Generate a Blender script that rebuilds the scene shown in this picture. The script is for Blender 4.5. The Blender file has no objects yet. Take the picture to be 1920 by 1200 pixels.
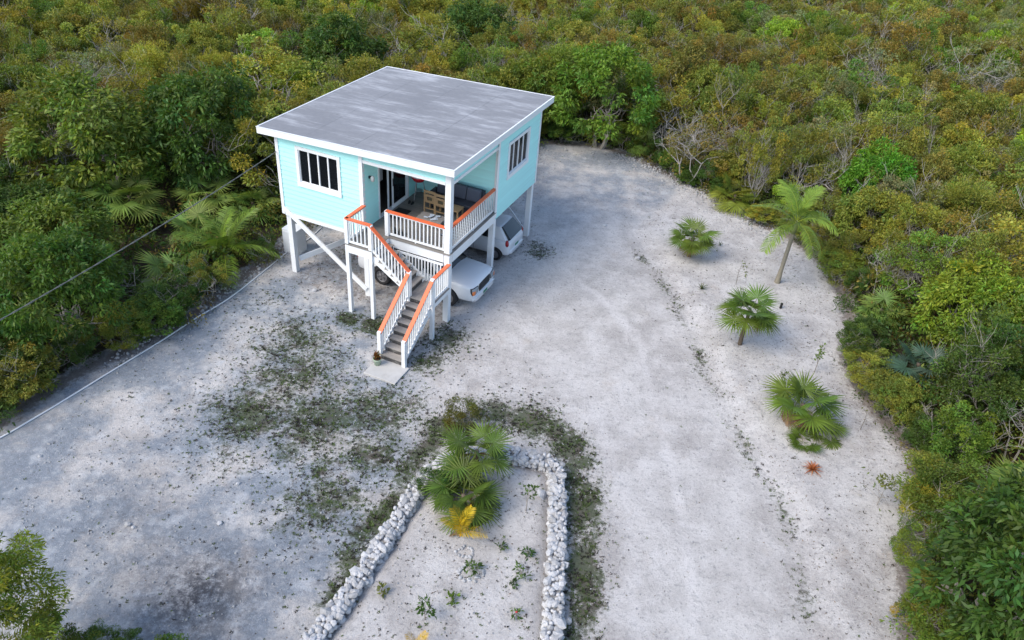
import bpy, bmesh, math, random
import numpy as np
from mathutils import Vector, Matrix, noise as mnoise

R = math.radians
random.seed(7)
rng = np.random.default_rng(11)
S = bpy.context.scene
C = S.collection

# ------------------------------------------------------------------ camera
CAM_H, CAM_F, CAM_PITCH, CAM_ROLL = 16.5, 1457.4, R(35.07), R(4.87)
cam_d = bpy.data.cameras.new('camera')
cam = bpy.data.objects.new('camera', cam_d)
C.objects.link(cam)
cam_d.sensor_fit = 'HORIZONTAL'
cam_d.sensor_width = 36.0
cam_d.lens = CAM_F / 1920 * 36.0
cam_d.clip_start, cam_d.clip_end = 0.1, 3000
cam.matrix_world = (Matrix.Translation((0, 0, CAM_H)) @ Matrix.Rotation(math.pi / 2 - CAM_PITCH, 4, 'X')
                    @ Matrix.Rotation(CAM_ROLL, 4, 'Z'))
S.camera = cam

# ------------------------------------------------------------------ sky, sun, exposure
SUN_EL, SUN_AZ = R(46), R(-125)      # azimuth from +Y towards +X
world = bpy.data.worlds.new('World')
S.world = world
world.use_nodes = True
wn = world.node_tree
sky = wn.nodes.new('ShaderNodeTexSky')
sky.sky_type = 'NISHITA'
sky.sun_disc = False
sky.sun_elevation = SUN_EL
sky.sun_rotation = SUN_AZ
sky.air_density, sky.dust_density, sky.ozone_density = 1.0, 1.4, 1.0
bg = wn.nodes['Background']
wn.links.new(sky.outputs[0], bg.inputs[0])
bg.inputs[1].default_value = 0.15
sun_d = bpy.data.lights.new('sun', 'SUN')
sun_d.energy, sun_d.angle, sun_d.color = 1.5, R(34), (1.0, 0.92, 0.80)
sun = bpy.data.objects.new('sun', sun_d)
C.objects.link(sun)
sdir = Vector((math.sin(SUN_AZ) * math.cos(SUN_EL), math.cos(SUN_AZ) * math.cos(SUN_EL), math.sin(SUN_EL)))
sun.rotation_euler = sdir.to_track_quat('Z', 'Y').to_euler()
sun.location = sdir * 60
S.view_settings.view_transform = 'Standard'
S.view_settings.look = 'None'
S.view_settings.exposure = 0.95
S.view_settings.gamma = 1.0
S.view_settings.use_curve_mapping = False
S.render.engine = 'CYCLES'
S.cycles.max_bounces = 5
S.cycles.diffuse_bounces = 3
S.cycles.glossy_bounces = 2
S.cycles.transparent_max_bounces = 6
S.cycles.use_denoising = True


# ------------------------------------------------------------------ layout helpers
def gp(px, py, z=0.0):
    """a point of the photograph (1920 x 1200) carried to the level z: world x, y"""
    a, b = px - 960, py - 600
    c, s = math.cos(CAM_ROLL), math.sin(CAM_ROLL)
    u, v = c * a + s * b, -s * a + c * b
    dx, dy = u, CAM_F * math.cos(CAM_PITCH) - v * math.sin(CAM_PITCH)
    dz = -CAM_F * math.sin(CAM_PITCH) - v * math.cos(CAM_PITCH)
    t = (z - CAM_H) / dz
    return dx * t, dy * t


def proj(x, y, z):
    z = z - CAM_H
    fy = y * np.cos(CAM_PITCH) - z * np.sin(CAM_PITCH)
    fz = y * np.sin(CAM_PITCH) + z * np.cos(CAM_PITCH)
    u, v = CAM_F * x / fy, -CAM_F * fz / fy
    c, s = np.cos(CAM_ROLL), np.sin(CAM_ROLL)
    return 960 + c * u - s * v, 600 + s * u + c * v


def height_for(x, y, py):
    z = 0.0
    while z < 14 and proj(x, y, z)[1] > py:
        z += 0.05
    return z


HO = Vector((-2.337, 23.015, 0))
HROT = -R(21.58)
HM = Matrix.Translation(HO) @ Matrix.Rotation(HROT, 4, 'Z')


def hw(x, y, z=0.0):
    return HM @ Vector((x, y, z))


def poly_px(pts):
    return [gp(*p) for p in pts]


CLEAR = (poly_px([(-260, 900), (-80, 830), (0, 792), (80, 738), (160, 692), (250, 650), (330, 612), (400, 562), (450, 522),
                  (500, 488), (528, 466)])
         + [tuple(hw(-8.6, 3.2)[:2]), tuple(hw(-8.3, 8.0)[:2]), tuple(hw(-3.0, 9.6)[:2])]
         + poly_px([(1008, 266), (1060, 268), (1130, 275), (1200, 298), (1290, 345), (1360, 385), (1420, 425), (1490, 455),
                    (1545, 500), (1580, 560), (1597, 620), (1585, 680), (1612, 740), (1660, 800), (1712, 860), (1728, 920),
                    (1712, 980), (1700, 1060), (1700, 1200)])
         + [(10.0, 5.0), (6, 1.0), (-10, 1.0), (-14, 6.0)])
DRIVE = poly_px([(1112, 1290), (1130, 1000), (1110, 850), (1040, 740), (930, 660), (862, 622), (850, 560), (905, 500), (960, 470),
                 (1005, 420), (1012, 300), (1100, 292), (1200, 335), (1180, 430), (1230, 500), (1285, 600), (1330, 720),
                 (1410, 850), (1480, 980), (1512, 1100), (1530, 1290)])
WALL_PATH = [(-4.15, 8.95), (-3.8, 9.96), (-2.94, 12.31), (-2.5, 13.7), (-2.12, 14.91), (-1.42, 15.95), (-0.6, 16.25), (0.17, 16.25),
             (1.0, 16.16), (1.6, 15.98), (1.68, 14.7), (1.66, 13.46), (1.60, 12.0), (1.54, 10.46), (1.5, 8.9)]


def sdist(px, py, poly):
    """signed distance to a polygon, positive inside"""
    P = np.asarray(poly, float)
    x, y = np.asarray(px, float), np.asarray(py, float)
    d = np.full(x.shape, 1e9)
    ins = np.zeros(x.shape, bool)
    n = len(P)
    for i in range(n):
        ax, ay = P[i]
        bx, by = P[(i + 1) % n]
        ex, ey = bx - ax, by - ay
        t = np.clip(((x - ax) * ex + (y - ay) * ey) / (ex * ex + ey * ey + 1e-12), 0, 1)
        d = np.minimum(d, np.hypot(x - ax - t * ex, y - ay - t * ey))
        cond = ((ay > y) != (by > y))
        xi = ax + (y - ay) * ex / (ey if abs(ey) > 1e-9 else 1e-9)
        ins ^= cond & (x < xi)
    return np.where(ins, d, -d)


def pdist(px, py, path):
    x, y = np.asarray(px, float), np.asarray(py, float)
    d = np.full(x.shape, 1e9)
    for (ax, ay), (bx, by) in zip(path[:-1], path[1:]):
        ex, ey = bx - ax, by - ay
        t = np.clip(((x - ax) * ex + (y - ay) * ey) / (ex * ex + ey * ey), 0, 1)
        d = np.minimum(d, np.hypot(x - ax - t * ex, y - ay - t * ey))
    return d


def sstep(a, b, x):
    t = np.clip((x - a) / (b - a), 0, 1)
    return t * t * (3 - 2 * t)


BANK = poly_px([(1190, 430), (1240, 500), (1297, 600), (1342, 720), (1422, 850), (1492, 980), (1524, 1100), (1545, 1300), (1900, 1300),
                (1900, 500), (1500, 400), (1300, 330)])


def wob(x, y, f, k=0.0):
    return (np.sin(x * f + 1.3 + k) * np.cos(y * f * 1.13 + 0.7 + 2 * k) + 0.6 * np.sin(x * f * 2.1 - y * f * 1.7 + k)
            + 0.4 * np.cos(x * f * 3.7 + y * f * 3.1 + 2.0 + k)) / 2.0


def gz(x, y):
    x, y = np.asarray(x, float), np.asarray(y, float)
    z = 0.02 * wob(x, y, 0.9) + 0.008 * wob(x, y, 3.1, 1.0)
    z = z + 0.22 * sstep(-0.05, 0.5, sdist(x, y, WALL_PATH))
    z = z + 0.16 * sstep(-0.3, 0.8, sdist(x, y, BANK))
    return z


def gzf(x, y):
    return float(gz(np.array([x]), np.array([y]))[0])


# ------------------------------------------------------------------ object helpers
def tag(o, label=None, cat=None, group=None, kind=None):
    if label:
        o['label'] = label
    if cat:
        o['category'] = cat
    if group:
        o['group'] = group
    if kind:
        o['kind'] = kind
    return o


def empty(name, loc, rz=0.0, parent=None):
    o = bpy.data.objects.new(name, None)
    o.empty_display_size = 0.2
    C.objects.link(o)
    o.location = loc
    o.rotation_euler = (0, 0, rz)
    o.parent = parent
    return o


def link(name, me, parent=None, mw=None):
    o = bpy.data.objects.new(name, me)
    C.objects.link(o)
    o.parent = parent
    if mw is not None:
        o.matrix_local = mw
    return o


class MB:
    def __init__(self):
        self.v, self.f = [], []

    def box(self, x0, x1, y0, y1, z0, z1, m=None):
        n = len(self.v)
        pts = [Vector((x, y, z)) for z in (z0, z1) for y in (y0, y1) for x in (x0, x1)]
        if m is not None:
            pts = [m @ p for p in pts]
        self.v += [tuple(p) for p in pts]
        for q in ((0, 2, 3, 1), (4, 5, 7, 6), (0, 1, 5, 4), (2, 6, 7, 3), (0, 4, 6, 2), (1, 3, 7, 5)):
            self.f.append([n + i for i in q])
        return self

    def beam(self, p0, p1, w, h, up=(0, 0, 1)):
        p0, p1 = Vector(p0), Vector(p1)
        d = (p1 - p0)
        L = d.length
        d.normalize()
        u = Vector(up)
        s = d.cross(u)
        if s.length < 1e-4:
            s = Vector((1, 0, 0))
        s.normalize()
        u = s.cross(d).normalized()
        m = Matrix((d, s, u)).transposed().to_4x4()
        m.translation = p0
        return self.box(0, L, -w / 2, w / 2, -h / 2, h / 2, m)

    def tube(self, pts, rad, n=6, cap=True):
        pts = [Vector(p) for p in pts]
        if not hasattr(rad, '__len__'):
            rad = [rad] * len(pts)
        base = len(self.v)
        ref = Vector((0.31, 0.17, 0.93))
        for i, p in enumerate(pts):
            d = (pts[min(i + 1, len(pts) - 1)] - pts[max(i - 1, 0)])
            if d.length < 1e-9:
                d = Vector((0, 0, 1))
            d.normalize()
            a = d.cross(ref)
            if a.length < 0.1:
                a = d.cross(Vector((1, 0, 0)))
            a.normalize()
            b = d.cross(a)
            for k in range(n):
                t = 2 * math.pi * k / n
                self.v.append(tuple(p + (a * math.cos(t) + b * math.sin(t)) * rad[i]))
        for i in range(len(pts) - 1):
            for k in range(n):
                k2 = (k + 1) % n
                self.f.append([base + i * n + k, base + i * n + k2, base + (i + 1) * n + k2, base + (i + 1) * n + k])
        if cap:
            self.f.append([base + k for k in range(n)][::-1])
            self.f.append([base + (len(pts) - 1) * n + k for k in range(n)])
        return self

    def lathe(self, prof, n=20, m=None, closed=False):
        """prof: (r, z) list, turned round z"""
        base = len(self.v)
        for r, z in prof:
            for k in range(n):
                t = 2 * math.pi * k / n
                p = Vector((r * math.cos(t), r * math.sin(t), z))
                self.v.append(tuple(m @ p if m is not None else p))
        N = len(prof)
        for i in range(N if closed else N - 1):
            j = (i + 1) % N
            for k in range(n):
                k2 = (k + 1) % n
                self.f.append([base + i * n + k, base + i * n + k2, base + j * n + k2, base + j * n + k])
        if not closed:
            self.f.append([base + k for k in range(n)][::-1])
            self.f.append([base + (N - 1) * n + k for k in range(n)])
        return self

    def quad(self, *pts):
        n = len(self.v)
        self.v += [tuple(p) for p in pts]
        self.f.append(list(range(n, n + len(pts))))
        return self

    def mesh(self, name, mat, smooth=False):
        me = bpy.data.meshes.new(name)
        me.from_pydata(self.v, [], self.f)
        me.materials.append(mat)
        if smooth:
            me.shade_smooth()
        me.update()
        return me

    def build(self, name, mat, parent=None, mw=None, smooth=False, bevel=0.0, seg=2):
        me = self.mesh(name, mat, False)
        if bevel:
            bm = bmesh.new()
            bm.from_mesh(me)
            bmesh.ops.recalc_face_normals(bm, faces=bm.faces)
            bmesh.ops.bevel(bm, geom=bm.edges[:], offset=bevel, segments=seg, affect='EDGES', profile=0.5)
            bm.to_mesh(me)
            bm.free()
        if smooth:
            me.shade_smooth()
        return link(name, me, parent, mw)


def np_mesh(name, V, F, mat, cols=None, smooth=False, tri=False):
    """a mesh from arrays, F of (n, 3) or (n, 4)"""
    me = bpy.data.meshes.new(name)
    V = np.ascontiguousarray(V, np.float32)
    F = np.ascontiguousarray(F, np.int32)
    k = F.shape[1]
    me.vertices.add(len(V))
    me.vertices.foreach_set('co', V.ravel())
    me.loops.add(F.size)
    me.loops.foreach_set('vertex_index', F.ravel())
    me.polygons.add(len(F))
    me.polygons.foreach_set('loop_start', np.arange(0, F.size, k, dtype=np.int32))
    me.polygons.foreach_set('loop_total', np.full(len(F), k, np.int32))
    if smooth:
        me.polygons.foreach_set('use_smooth', np.ones(len(F), bool))
    me.update(calc_edges=True)
    me.validate()
    if cols is not None:
        for nm, a in cols.items():
            at = me.attributes.new(nm, 'FLOAT_COLOR', 'POINT')
            b = np.ones((len(V), 4), np.float32)
            b[:, :a.shape[1]] = a
            at.data.foreach_set('color', b.ravel())
    me.materials.append(mat)
    return me


# ------------------------------------------------------------------ materials
def lin(h):
    h = h.lstrip('#')
    c = [int(h[i:i + 2], 16) / 255 for i in (0, 2, 4)]
    return tuple(((x + 0.055) / 1.055) ** 2.4 if x > 0.04045 else x / 12.92 for x in c) + (1.0,)


class NT:
    """small node-tree helper"""

    def __init__(self, name):
        self.m = bpy.data.materials.new(name)
        self.m.use_nodes = True
        self.t = self.m.node_tree
        self.b = self.t.nodes['Principled BSDF']

    def n(self, typ, **kw):
        nd = self.t.nodes.new(typ)
        for k, v in kw.items():
            if k.startswith('i_'):
                k2 = k[2:]
                k2 = int(k2) if k2.isdigit() else k2.replace('_', ' ')
                if isinstance(v, bpy.types.NodeSocket):
                    self.t.links.new(v, nd.inputs[k2])
                else:
                    nd.inputs[k2].default_value = v
            else:
                setattr(nd, k, v)
        return nd

    def l(self, a, b):
        self.t.links.new(a, b)

    def mix(self, fac, a, b, blend='MIX'):
        nd = self.t.nodes.new('ShaderNodeMix')
        nd.data_type = 'RGBA'
        nd.blend_type = blend
        for sock, v in ((nd.inputs[0], fac), (nd.inputs[6], a), (nd.inputs[7], b)):
            if isinstance(v, bpy.types.NodeSocket):
                self.l(v, sock)
            else:
                sock.default_value = v
        return nd.outputs[2]

    def math(self, op, a, b=0.0, c=0.0, clamp=False):
        nd = self.t.nodes.new('ShaderNodeMath')
        nd.operation = op
        nd.use_clamp = clamp
        for i, v in enumerate((a, b, c)):
            if isinstance(v, bpy.types.NodeSocket):
                self.l(v, nd.inputs[i])
            else:
                nd.inputs[i].default_value = v
        return nd.outputs[0]

    def noise(self, vec, scale, detail=4.0, rough=0.6):
        nd = self.n('ShaderNodeTexNoise', i_Scale=scale, i_Detail=detail, i_Roughness=rough)
        if vec is not None:
            self.l(vec, nd.inputs['Vector'])
        return nd.outputs[0]

    def ramp(self, v, lo, hi):
        nd = self.n('ShaderNodeMapRange', interpolation_type='SMOOTHSTEP')
        self.l(v, nd.inputs[0])
        nd.inputs[1].default_value, nd.inputs[2].default_value = lo, hi
        return nd.outputs[0]

    def bump(self, h, strength, dist):
        nd = self.n('ShaderNodeBump', i_Strength=strength, i_Distance=dist)
        self.l(h, nd.inputs['Height'])
        self.l(nd.outputs[0], self.b.inputs['Normal'])
        return nd

    def col(self, v):
        if isinstance(v, bpy.types.NodeSocket):
            self.l(v, self.b.inputs['Base Color'])
        else:
            self.b.inputs['Base Color'].default_value = v


def simple(name, col, rough=0.6, var=0.12, scale=6.0, metal=0.0, bump=0.0, stretch=None, dirt=None, coat=0.0):
    t = NT(name)
    tc = t.n('ShaderNodeTexCoord')
    v = tc.outputs['Object']
    if stretch:
        mp = t.n('ShaderNodeMapping')
        t.l(v, mp.inputs[0])
        mp.inputs['Scale'].default_value = stretch
        v = mp.outputs[0]
    nz = t.noise(v, scale, 5.0)
    c = t.mix(nz, tuple(x * (1 - var) for x in col[:3]) + (1,), tuple(min(1, x * (1 + var)) for x in col[:3]) + (1,))
    oi = t.n('ShaderNodeObjectInfo')
    hv = t.math('MULTIPLY_ADD', oi.outputs['Random'], var * 0.8, 1 - var * 0.4)
    c = t.mix(1.0, c, t.n('ShaderNodeCombineColor', i_0=hv, i_1=hv, i_2=hv).outputs[0], 'MULTIPLY')
    if dirt:
        c = t.mix(t.math('MULTIPLY', t.ramp(t.noise(v, scale * 0.35, 6.0, 0.7), 0.52, 0.72), dirt[1]), c, dirt[0])
    t.col(c)
    t.b.inputs['Roughness'].default_value = rough
    t.b.inputs['Metallic'].default_value = metal
    t.b.inputs['Coat Weight'].default_value = coat
    if bump:
        t.bump(t.noise(v, scale * 5, 4.0), 0.5, bump)
    return t.m


M = {}
M['white'] = simple('white_paint', (0.80, 0.82, 0.83, 1), 0.5, 0.05, 3.0, dirt=((0.50, 0.49, 0.46, 1), 0.35))
M['aqua'] = simple('aqua_paint', (0.46, 0.86, 0.83, 1), 0.55, 0.08, 2.0, dirt=((0.36, 0.70, 0.70, 1), 0.2))
M['coral'] = simple('coral_paint', (0.76, 0.155, 0.055, 1), 0.5, 0.12, 5.0, dirt=((0.55, 0.20, 0.12, 1), 0.3))
M['deck'] = simple('grey_deck_wood', (0.20, 0.185, 0.165, 1), 0.8, 0.25, 7.0, stretch=(0.25, 5, 1), bump=0.003, dirt=((0.33, 0.32, 0.30, 1), 0.6))
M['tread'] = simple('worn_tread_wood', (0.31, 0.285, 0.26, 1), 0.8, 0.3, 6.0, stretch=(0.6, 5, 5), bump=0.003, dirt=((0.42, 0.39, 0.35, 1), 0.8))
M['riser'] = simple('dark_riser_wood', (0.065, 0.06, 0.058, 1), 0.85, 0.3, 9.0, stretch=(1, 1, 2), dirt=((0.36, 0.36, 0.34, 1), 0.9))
M['pale_wood'] = simple('pale_wood', (0.33, 0.215, 0.11, 1), 0.55, 0.18, 5.0, stretch=(1, 1, 6))
M['wash_wood'] = simple('whitewashed_wood', (0.25, 0.23, 0.215, 1), 0.65, 0.2, 6.0, stretch=(1, 6, 1))
M['pole_wood'] = simple('dark_grey_timber', (0.16, 0.15, 0.14, 1), 0.8, 0.2, 5.0)  # dark grey wood of the girders and deck frames
M['fabric'] = simple('charcoal_fabric', (0.045, 0.05, 0.065, 1), 0.9, 0.2, 40.0)
M['fabric2'] = simple('slate_fabric', (0.09, 0.10, 0.13, 1), 0.9, 0.2, 40.0)
M['cloth'] = simple('grey_curtain', (0.33, 0.34, 0.36, 1), 0.9, 0.1, 10.0)
M['papers'] = simple('blue_white_paper', (0.55, 0.62, 0.72, 1), 0.8, 0.3, 9.0)
M['black'] = simple('black_rubber', (0.012, 0.012, 0.013, 1), 0.7, 0.2, 10.0)
M['dark_metal'] = simple('dark_metal', (0.05, 0.05, 0.055, 1), 0.45, 0.1, 8.0, metal=0.6)
M['steel'] = simple('brushed_steel', (0.5, 0.5, 0.52, 1), 0.35, 0.1, 8.0, metal=0.9)
M['red'] = simple('red_enamel', (0.55, 0.02, 0.03, 1), 0.25, 0.05, 3.0, coat=0.4)
M['interior'] = simple('dim_interior', (0.10, 0.08, 0.065, 1), 0.9, 0.2, 2.0)
M['concrete'] = simple('pale_concrete', (0.48, 0.47, 0.45, 1), 0.85, 0.12, 4.0, bump=0.004, dirt=((0.30, 0.29, 0.27, 1), 0.5))
M['pot'] = simple('pale_green_glaze', (0.36, 0.45, 0.33, 1), 0.5, 0.08, 5.0)
M['soil'] = simple('potting_soil', (0.05, 0.035, 0.025, 1), 0.95, 0.3, 30.0)
M['pvc'] = simple('white_pipe', (0.72, 0.73, 0.74, 1), 0.5, 0.05, 2.0)
M['cable'] = simple('grey_cable', (0.17, 0.17, 0.16, 1), 0.7, 0.15, 3.0)
M['lamp_glass'] = simple('frosted_lamp', (0.6, 0.6, 0.58, 1), 0.3, 0.05, 3.0)
M['carwhite'] = simple('white_car_paint', (0.72, 0.74, 0.76, 1), 0.3, 0.03, 2.0, coat=0.6, dirt=((0.55, 0.55, 0.54, 1), 0.25))
M['tyre'] = simple('tyre_rubber', (0.018, 0.018, 0.02, 1), 0.75, 0.25, 12.0)
M['rim'] = simple('alloy_rim', (0.33, 0.33, 0.35, 1), 0.4, 0.1, 8.0, metal=0.7)
M['grille'] = simple('black_grille', (0.015, 0.015, 0.017, 1), 0.45, 0.1, 8.0)
M['chrome'] = simple('chrome_trim', (0.7, 0.7, 0.72, 1), 0.18, 0.05, 8.0, metal=0.9)
M['tail'] = simple('red_lens', (0.35, 0.01, 0.015, 1), 0.15, 0.1, 8.0, coat=0.8)
M['amber'] = simple('amber_lens', (0.75, 0.20, 0.04, 1), 0.2, 0.1, 8.0, coat=0.6)
M['headlens'] = simple('clear_lens', (0.24, 0.27, 0.29, 1), 0.12, 0.5, 14.0, coat=0.8)
M['plate'] = simple('green_plate', (0.05, 0.22, 0.13, 1), 0.5, 0.2, 20.0)
M['rug'] = simple('striped_rug_dark', (0.03, 0.04, 0.06, 1), 0.95, 0.2, 20.0)
M['rug_light'] = simple('striped_rug_pale', (0.25, 0.30, 0.36, 1), 0.95, 0.2, 20.0)
M['bark'] = simple('grey_bark', (0.24, 0.22, 0.19, 1), 0.9, 0.35, 6.0, bump=0.006)
M['bark_pale'] = simple('pale_dead_bark', (0.34, 0.32, 0.295, 1), 0.9, 0.3, 6.0, bump=0.004)
M['palm_trunk'] = simple('palm_trunk_bark', (0.25, 0.225, 0.17, 1), 0.85, 0.3, 3.0, stretch=(1, 1, 9), bump=0.01)
M['palm_fibre'] = simple('palm_fibre_trunk', (0.11, 0.085, 0.06, 1), 0.95, 0.45, 12.0, stretch=(1, 1, 3), bump=0.01)


def glass_mat():
    t = NT('dark_window_glass')
    t.b.inputs['Base Color'].default_value = (0.012, 0.014, 0.018, 1)
    t.b.inputs['Roughness'].default_value = 0.06
    tr = t.n('ShaderNodeBsdfTransparent')
    tr.inputs[0].default_value = (0.75, 0.8, 0.82, 1)
    mx = t.n('ShaderNodeMixShader')
    mx.inputs[0].default_value = 0.45
    t.l(t.b.outputs[0], mx.inputs[1])
    t.l(tr.outputs[0], mx.inputs[2])
    t.l(mx.outputs[0], t.t.nodes['Material Output'].inputs[0])
    return t.m


M['glass'] = glass_mat()
M['carglass'] = simple('car_glass', (0.012, 0.015, 0.018, 1), 0.06, 0.05, 3.0)
M['carglass_grey'] = simple('car_rear_glass', (0.035, 0.045, 0.05, 1), 0.08, 0.05, 3.0)


def leaf_mat(name, use_attr, rough=0.55, trans=0.28):
    """leaf colour = the plant's own colour x a per-leaf tint"""
    t = NT(name)
    at = t.n('ShaderNodeAttribute', attribute_name='tint')
    if use_attr:
        c = at.outputs['Color']
    else:
        oi = t.n('ShaderNodeObjectInfo')
        c = t.mix(1.0, oi.outputs['Color'], at.outputs['Color'], 'MULTIPLY')
    t.col(c)
    t.b.inputs['Roughness'].default_value = rough
    t.b.inputs['Specular IOR Level'].default_value = 0.35
    tr = t.n('ShaderNodeBsdfTranslucent')
    t.l(t.mix(1.0, c, (1.5, 1.45, 0.6, 1), 'MULTIPLY'), tr.inputs[0])
    mx = t.n('ShaderNodeMixShader')
    mx.inputs[0].default_value = trans
    t.l(t.b.outputs[0], mx.inputs[1])
    t.l(tr.outputs[0], mx.inputs[2])
    t.l(mx.outputs[0], t.t.nodes['Material Output'].inputs[0])
    return t.m


M['leaf'] = leaf_mat('foliage', False)
M['leaf_mass'] = leaf_mat('foliage_mass', True)
M['frond'] = leaf_mat('palm_foliage', False, 0.45, 0.22)


def roof_mat():
    t = NT('weathered_roofing')
    tc = t.n('ShaderNodeTexCoord')
    g = t.n('ShaderNodeNewGeometry')
    mp = t.n('ShaderNodeMapping')
    t.l(g.outputs['Position'], mp.inputs[0])
    mp.inputs['Rotation'].default_value = (0, 0, -HROT)
    p = mp.outputs[0]
    m2 = t.n('ShaderNodeMapping')
    t.l(p, m2.inputs[0])
    m2.inputs['Scale'].default_value = (0.45, 2.0, 1)
    streak = t.noise(m2.outputs[0], 1.0, 8.0, 0.68)
    m3 = t.n('ShaderNodeMapping')
    t.l(p, m3.inputs[0])
    m3.inputs['Scale'].default_value = (1.3, 9.0, 1)
    fine = t.noise(m3.outputs[0], 1.6, 6.0, 0.7)
    big = t.noise(p, 0.33, 3.0, 0.5)
    base = t.mix(big, (0.195, 0.20, 0.215, 1), (0.275, 0.28, 0.292, 1))
    base = t.mix(t.math('MULTIPLY', t.ramp(t.noise(p, 7.0, 5.0, 0.75), 0.3, 0.7), 0.35), base, (0.15, 0.155, 0.18, 1))
    w = t.math('ADD', t.math('MULTIPLY', streak, 0.7), t.math('MULTIPLY', fine, 0.3))
    w = t.math('ADD', w, t.math('MULTIPLY', t.math('SUBTRACT', big, 0.5), 0.3))
    c = t.mix(t.math('MULTIPLY', t.ramp(w, 0.46, 0.72), 0.75), base, (0.53, 0.54, 0.57, 1))
    oi = t.n('ShaderNodeObjectInfo')
    hv = t.math('MULTIPLY_ADD', oi.outputs['Random'], 0.10, 0.95)
    c = t.mix(1.0, c, t.n('ShaderNodeCombineColor', i_0=hv, i_1=hv, i_2=hv).outputs[0], 'MULTIPLY')
    t.col(c)
    t.b.inputs['Roughness'].default_value = 0.8
    t.bump(t.noise(p, 30.0, 3.0), 0.3, 0.004)
    return t.m


M['roof'] = roof_mat()


def stone_mat():
    t = NT('white_limestone')
    tc = t.n('ShaderNodeTexCoord')
    g = t.n('ShaderNodeNewGeometry')
    p = g.outputs['Position']
    oi = t.n('ShaderNodeObjectInfo')
    n1 = t.noise(p, 9.0, 6.0, 0.7)
    c = t.mix(n1, (0.33, 0.33, 0.34, 1), (0.66, 0.66, 0.66, 1))
    vz = t.n('ShaderNodeTexVoronoi', i_Scale=16.0)
    t.l(p, vz.inputs['Vector'])
    c = t.mix(t.math('MULTIPLY', t.ramp(t.noise(p, 22.0, 4.0, 0.7), 0.56, 0.7), 0.7), c, (0.14, 0.14, 0.15, 1))
    hv = t.math('MULTIPLY_ADD', oi.outputs['Random'], 0.42, 0.66)
    c = t.mix(1.0, c, t.n('ShaderNodeCombineColor', i_0=hv, i_1=hv, i_2=hv).outputs[0], 'MULTIPLY')
    t.col(c)
    t.b.inputs['Roughness'].default_value = 0.9
    t.bump(t.noise(p, 40.0, 5.0, 0.7), 0.8, 0.02)
    return t.m


M['stone'] = stone_mat()


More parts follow.
